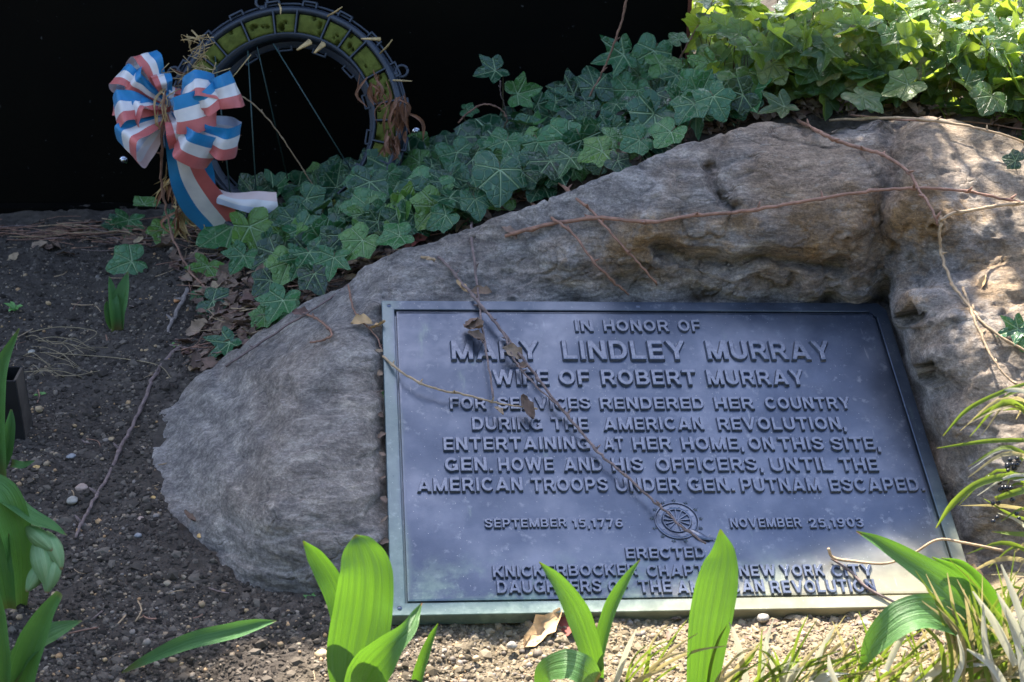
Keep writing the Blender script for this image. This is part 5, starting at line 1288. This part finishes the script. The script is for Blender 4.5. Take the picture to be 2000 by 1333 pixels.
for i in range(20):
    a = i * 2 * math.pi / 20 + .12; er_ = (wp(a, 1, 0) - WC).normalized(); et = WN.cross(er_); m_ = MB()
    m_.box(wp(a, RO + .017, -.004), .003, .030, .008, (er_, et, WN)); m_.box(wp(a, RO + .012, -.004) + et * .014, .012, .003, .008, (er_, et, WN)); m_.box(wp(a, RO + .012, -.004) - et * .014, .012, .003, .008, (er_, et, WN)); m_.link('clip', 'plastic', wr, False)
for i in range(14):
    a = i * 2 * math.pi / 14 + .3; er_ = (wp(a, 1, 0) - WC).normalized(); et = WN.cross(er_); m_ = MB()
    m_.box(wp(a, RI - .020, -TH), .003, .030, .006, (er_, et, WN)); m_.box(wp(a, RI - .016, -TH) + et * .014, .010, .003, .006, (er_, et, WN)); m_.box(wp(a, RI - .016, -TH) - et * .014, .010, .003, .006, (er_, et, WN)); m_.link('inner_clip', 'plastic', wr, False)
for x, y in [(484, 4), (328, 128), (768, 136)]:
    P = py_(x, y, 3.1); a = math.atan2((P - WC).dot(WY), (P - WC).dot(WX)); m_ = MB(); c_ = wp(a, RO + .022, -.004); er_ = (wp(a, 1, 0) - WC).normalized(); et = WN.cross(er_)
    m_.tube([c_ + (er_ * math.cos(q) + et * math.sin(q)) * .012 for q in np.linspace(0, 2 * math.pi, 20)], .0032, 6); m_.box(c_ - er_ * .014, .012, .012, .006, (er_, et, WN)); m_.link('eyelet', 'plastic', wr)
# dried stalks and fern left in the foam


def dried(root, cx, cy, n, L, spread, Y, ang, sd, name='dried_fern', mats=('dead', 'straw')):
    rn = random.Random(sd)
    m1, m2 = MB(), MB()
    for i in range(n):
        a = math.radians(rn.gauss(ang, spread)); l = L * rn.uniform(.5, 1.1); x, y = cx + rn.gauss(0, L * .16), cy + rn.gauss(0, L * .16); c1 = rn.gauss(0, .22) * l; yy = Y - rn.uniform(0, .04)
        p = [(x, y), (x + math.cos(a) * l * .5 - math.sin(a) * c1, y - math.sin(a) * l * .5 - math.cos(a) * c1), (x + math.cos(a) * l - math.sin(a) * c1 * .3, y - math.sin(a) * l)]
        w = rn.uniform(3, 9) * kpx
        v, f, uv = strap([py_(q[0], q[1], yy - rn.uniform(0, .015)) for q in p], [w * .3, w, w * .9, w * .05], n=9, k=4, cup=rn.uniform(.2, .7), roll=rn.uniform(-.9, .9), twist=rn.uniform(-1, 1)); (m1 if rn.random() < .7 else m2).add(v, f, uv)
    m1.link(name, mats[0], root)
    if m2.v: m2.link(name, mats[1], root)


M['fern'] = simple('dried_fern', (.23, .105, .06), .65, var=.45, scale=50)
M['stalk'] = simple('dry_stalk', (.46, .32, .15), .7, var=.35, scale=60)
dried(wr, 385, 155, 34, 60, 35, 3.03, 250, 1, mats=('fern', 'stalk')); dried(wr, 733, 150, 16, 58, 14, 3.04, 275, 2, mats=('fern', 'fern')); dried(wr, 778, 200, 34, 62, 16, 3.03, 272, 3, mats=('fern', 'fern')); dried(wr, 768, 268, 26, 44, 16, 3.0, 270, 4, mats=('fern', 'fern'))
dried(wr, 345, 340, 36, 60, 22, 3.02, 262, 5, 'dried_stalks', ('stalk', 'fern')); dried(wr, 358, 410, 30, 55, 25, 3.03, 285, 6, 'dried_stalks', ('stalk', 'fern')); dried(wr, 425, 265, 8, 50, 40, 2.98, 285, 7, 'dried_stalks', ('fern', 'stalk'))
m_ = MB()
for x0_, y0_, x1_, y1_, w in [(640, 32, 668, 14, 2), (742, 105, 766, 78, 2), (760, 157, 804, 159, 2), (545, 8, 548, 28, 2), (375, 60, 390, 80, 2), (365, 72, 388, 78, 2)]:
    m_.tube([py_(x0_, y0_, 3.12), py_((x0_ + x1_) / 2 + 2, (y0_ + y1_) / 2, 3.1), py_(x1_, y1_, 3.08)], [w * kpx, w * kpx, w * .5 * kpx], 5)
for x0_, y0_, x1_, y1_, w in [(580, 98, 606, 82, 6), (614, 104, 632, 86, 6), (705, 76, 742, 77, 4)]:
    m_.tube([py_(x0_, y0_, 3.0), py_(x1_, y1_, 3.02)], [w * .3 * kpx, w * kpx], 6)
m_.link('cut_stalks', 'stalk', wr)['kind'] = 'stuff'
m_ = MB(); rn = random.Random(8)
for i in range(40):
    x, y = rn.gauss(392, 14), rn.uniform(75, 150); pts = [py_(x + rn.gauss(0, 9), y + rn.gauss(0, 9), 3.02 - rn.random() * .02) for _ in range(3)]; m_.tube(spline(pts, 7), .0007, 4)
for i in range(26):
    x, y = rn.uniform(325, 450), rn.uniform(130, 185); m_.tube(spline([py_(x, y, 3.0), py_(x + rn.gauss(0, 20), y + rn.gauss(0, 12), 2.98), py_(x + rn.gauss(0, 34), y + rn.gauss(0, 16), 2.99)], 7), .0009, 4)
m_.link('fibres', 'stalk', wr)
# wire easel behind the ring
ez = empty('wire_easel', py_(500, 360, 3.0)); tag(ez, 'thin green three legged wire easel carrying the wreath', 'easel')
for a, b in (((484, 100, 3.17), (500, 372, 3.02)), ((502, 92, 3.2), (562, 350, 3.26)), ((534, 86, 3.18), (690, 340, 3.05)), ((420, 110, 3.14), (452, 400, 2.98))):
    m_ = MB(); m_.tube([py_(*a), py_(*b)], .0013, 6); m_.link('leg', 'wire', ez)

# ------------------------------------------------------------------ bow
BC = py_(330, 208, 2.97); bow = empty('ribbon_bow', BC); tag(bow, 'blue white and red ribbon bow tied to the wreath with long hanging tails', 'bow')
kb = depth_of(BC) / F
RTc, UPc, TC_ = RT, UP, TOC


def loop(ang, L, Wd, roll, fwd, fat=.42, off=(0, 0), n=34, k=8):
    L *= .93; Wd *= .86
    d = (img_dir(ang) + TC_ * fwd).normalized(); a = d.cross(TC_).normalized()
    if a.dot(UPc) < 0 or (abs(a.dot(UPc)) < .15 and a.dot(RTc) < 0): a = -a
    r_ = math.radians(roll); nn = d.cross(a).normalized(); aa = a * math.cos(r_) + nn * math.sin(r_); hh = d.cross(aa).normalized()
    if hh.dot(TC_) < 0: hh = -hh
    c = BC + RTc * off[0] * kb + UPc * off[1] * kb; vs = []; fs = []; uv = []
    for i in range(n):
        t = i / (n - 1); al = L * kb * (math.sin(math.pi * t) ** .75); of = -math.cos(math.pi * t) * -1
        h = L * kb * fat * math.sin(2 * math.pi * t) * (.55 + .45 * math.sin(math.pi * t)) ; wd = Wd * kb * (.30 + .70 * math.sin(math.pi * t) ** .8)
        for j in range(k):
            s = (j / (k - 1) - .5)
            vs.append(c + d * al + hh * (h + .0022 * math.sin(j * 1.7 + i * .5 + ang) + .006 * math.sin(i * .8 + ang + j * .35) * math.sin(math.pi * t) + .10 * wd * (s * s)) - aa * (s * wd) + d * (.06 * al * s)); uv.append((j / (k - 1), t * 3))
    for i in range(n - 1):
        for j in range(k - 1): fs.append((i * k + j, (i + 1) * k + j, (i + 1) * k + j + 1, i * k + j + 1))
    if d.cross(aa).dot(hh) < 0: fs = [q[::-1] for q in fs]
    m_ = MB(); m_.add(vs, fs, uv); return m_.link('loop', 'ribbon', bow)


for args in [(121, 118, 66, 28, .0), (150, 122, 60, 12, .15), (176, 112, 62, -20, .0, .4, (0, 6)), (192, 112, 86, 10, .35), (224, 122, 82, 18, .3, .42, (4, -14)), (12, 150, 84, 14, .1, .3, (0, 4)), (22, 108, 70, -14, .5, .45, (10, 0)),
             (-14, 100, 92, 30, .95, .5, (6, -2)), (-22, 152, 78, 24, .1, .34, (4, -18)), (-46, 122, 84, 20, .45, .42, (6, -22)), (70, 40, 40, 20, .7, .4), (136, 100, 52, -24, .45, .35), (205, 86, 58, 34, .7, .4), (2, 118, 56, 36, .55, .34, (4, 8)), (-62, 84, 60, -16, .6, .4, (0, -12)), (100, 70, 46, 14, .5, .36)]:
    loop(*args)


def tail(L_edge, R_edge, n=40, k=9, flip=False, wav=.003, inside=False):
    A = spline([py_(*p) for p in L_edge], n); B = spline([py_(*p) for p in R_edge], n); vs = []; fs = []; uv = []
    for i in range(n):
        for j in range(k):
            s = j / (k - 1); p = A[i].lerp(B[i], s); vs.append(p + TC_ * (.010 * math.sin(math.pi * s) + wav * math.sin(i * .5 + j * .8))); uv.append((s if not flip else 1 - s, i / (n - 1) * 5))
    for i in range(n - 1):
        for j in range(k - 1): q = (i * k + j, i * k + j + 1, (i + 1) * k + j + 1, (i + 1) * k + j); fs.append(q if not inside else q[::-1])
    m_ = MB(); m_.add(vs, fs, uv); return m_.link('tail', 'ribbon', bow)


tail([(322, 245, 2.96), (325, 300, 2.95), (334, 362, 2.95), (358, 415, 2.97), (395, 452, 2.99), (425, 490, 3.0), (440, 525, 2.97)], [(366, 240, 2.96), (380, 290, 2.95), (405, 340, 2.95), (440, 385, 2.97), (470, 430, 2.99), (474, 470, 3.0), (446, 530, 2.97)], wav=.002)
tail([(345, 250, 2.98), (355, 300, 2.98), (368, 350, 2.98), (376, 400, 2.98)], [(398, 262, 2.98), (412, 310, 2.98), (420, 350, 2.98), (422, 400, 2.98)], flip=True, wav=.002)
tail([(396, 352, 2.99), (446, 376, 2.975), (500, 374, 2.97), (540, 376, 2.96)], [(424, 398, 2.965), (470, 412, 2.955), (510, 424, 2.95), (549, 434, 2.95)], flip=True, wav=.002)
m_ = MB()
for i in range(7): m_.tube(spline([BC + TC_ * .03 + RTc * random.gauss(0, .012) + UPc * .03, BC + TC_ * .045 + RTc * random.gauss(-.01, .008), BC + TC_ * .03 + RTc * random.gauss(-.005, .01) - UPc * .05], 8), .0012, 5)
m_.link('binding', 'stalk', bow)

# ------------------------------------------------------------------ unseen trees added above the frame to shade and dapple the bed
def tree(name, base, h, clumps, label, leafs=260, lsz=.05, mat='ivy_sun'):
    t_ = empty(name, base); tag(t_, label, 'tree'); B = Vector(base); m_ = MB(); top = B + Vector((0, 0, h)); m_.tube(spline([B - Vector((0, 0, .1)), B + Vector((.04, .03, h * .5)), top], 12), lin([.09, .07, .05, .03], 12), 10); m_.link('trunk', 'bark', t_)
    rn = random.Random(int(h * 100)); cr = MB(); li = MB()
    for c, r, n in clumps:
        c = Vector(c); s = B + Vector((0, 0, min(h * .85, max(.6, c.z * .75)))); li.tube(spline([s, (s + c) / 2 + Vector((0, 0, .15)), c], 10), lin([.03, .018, .008], 10), 6)
        for i in range(n):
            while True:
                o = Vector((rn.uniform(-1, 1), rn.uniform(-1, 1), rn.uniform(-1, 1)))
                if o.length < 1: break
            P = c + Vector((o.x * r[0], o.y * r[1], o.z * r[2])); nrm = Vector((rn.gauss(0, .6), rn.gauss(0, .6), 1)).normalized(); d = Vector((rn.gauss(0, 1), rn.gauss(0, 1), -.3)).normalized(); x = d.cross(nrm).normalized(); y = nrm.cross(x)
            l = lsz * rn.uniform(.6, 1.3); cr.add([P - y * l, P + x * l * .45 - y * l * .2, P + y * l, P - x * l * .45 - y * l * .2], [(0, 1, 2, 3)], [(.5, .5), (.6, .6), (.5, .9), (.4, .6)])
    li.link('limbs', 'bark', t_); o = cr.link('crown', mat, t_); tag(o, kind='stuff')


def up_from(px, py, hz):          # the point of the sun ray through a seen place, at height hz
    P = surf(px, py); return P + SUN_DIR * ((hz - P.z) / SUN_DIR.z)


tree('added_shade_tree', (-1.1, 5.2, 0), 3.0, [(up_from(-260, 1290, 3.2), (.50, .40, .25), 2300), (up_from(-900, 1250, 3.4), (.6, .5, .3), 1500)], 'unseen leafy tree added behind the black panel to shade the bed')
tree('added_dapple_tree', (-.3, 4.9, 0), 1.7, [(up_from(1690, 360, 1.3), (.12, .26, .10), 330), (up_from(1850, 400, 1.5), (.16, .20, .10), 34), (up_from(1790, 560, 1.5), (.05, .20, .10), 60), (up_from(1950, 420, 1.7), (.18, .25, .10), 24),
                                        (up_from(1470, 235, 1.2), (.12, .05, .06), 80), (up_from(1570, 240, 1.3), (.12, .05, .06), 60), (up_from(1700, 160, 1.5), (.5, .22, .1), 45)], 'unseen small leafy tree added behind the panel to dapple the right of the boulder', lsz=.035)
# unseen evergreen row added behind the viewer to darken reflections in the bronze
hx, hz = np.meshgrid(np.linspace(-7, 7, 150), np.linspace(-.1, 3.6, 50)); Ph = np.stack([hx.ravel(), hx.ravel() * 0, hz.ravel()], 1); nh = fbm(Ph * 5, 4, 91)
hf = np.stack([hx.ravel(), -2.6 + .12 * nh, hz.ravel() + .05 * nh], 1); hb = hf.copy(); hb[:, 1] -= 1.2; I = np.arange(7500).reshape(50, 150); Qh = np.stack([I[:-1, :-1], I[1:, :-1], I[1:, 1:], I[:-1, 1:]], -1).reshape(-1, 4)
tp = np.stack([I[-1, :-1], I[-1, 1:], I[-1, 1:] + 7500, I[-1, :-1] + 7500], -1)
M['unseen_hedge'] = simple('hedge_leaves', (.022, .035, .016), .7, var=.6, scale=12, bump=.8)
o = link('unseen_hedge', fast_mesh('unseen_hedge', np.concatenate([hf, hb]), np.concatenate([Qh, Qh[:, ::-1] + 7500, tp]), 'unseen_hedge')); tag(o, 'unseen dark evergreen row added behind the viewer to darken the bronze reflections', 'unseen_hedge')
bpy.context.view_layer.update()
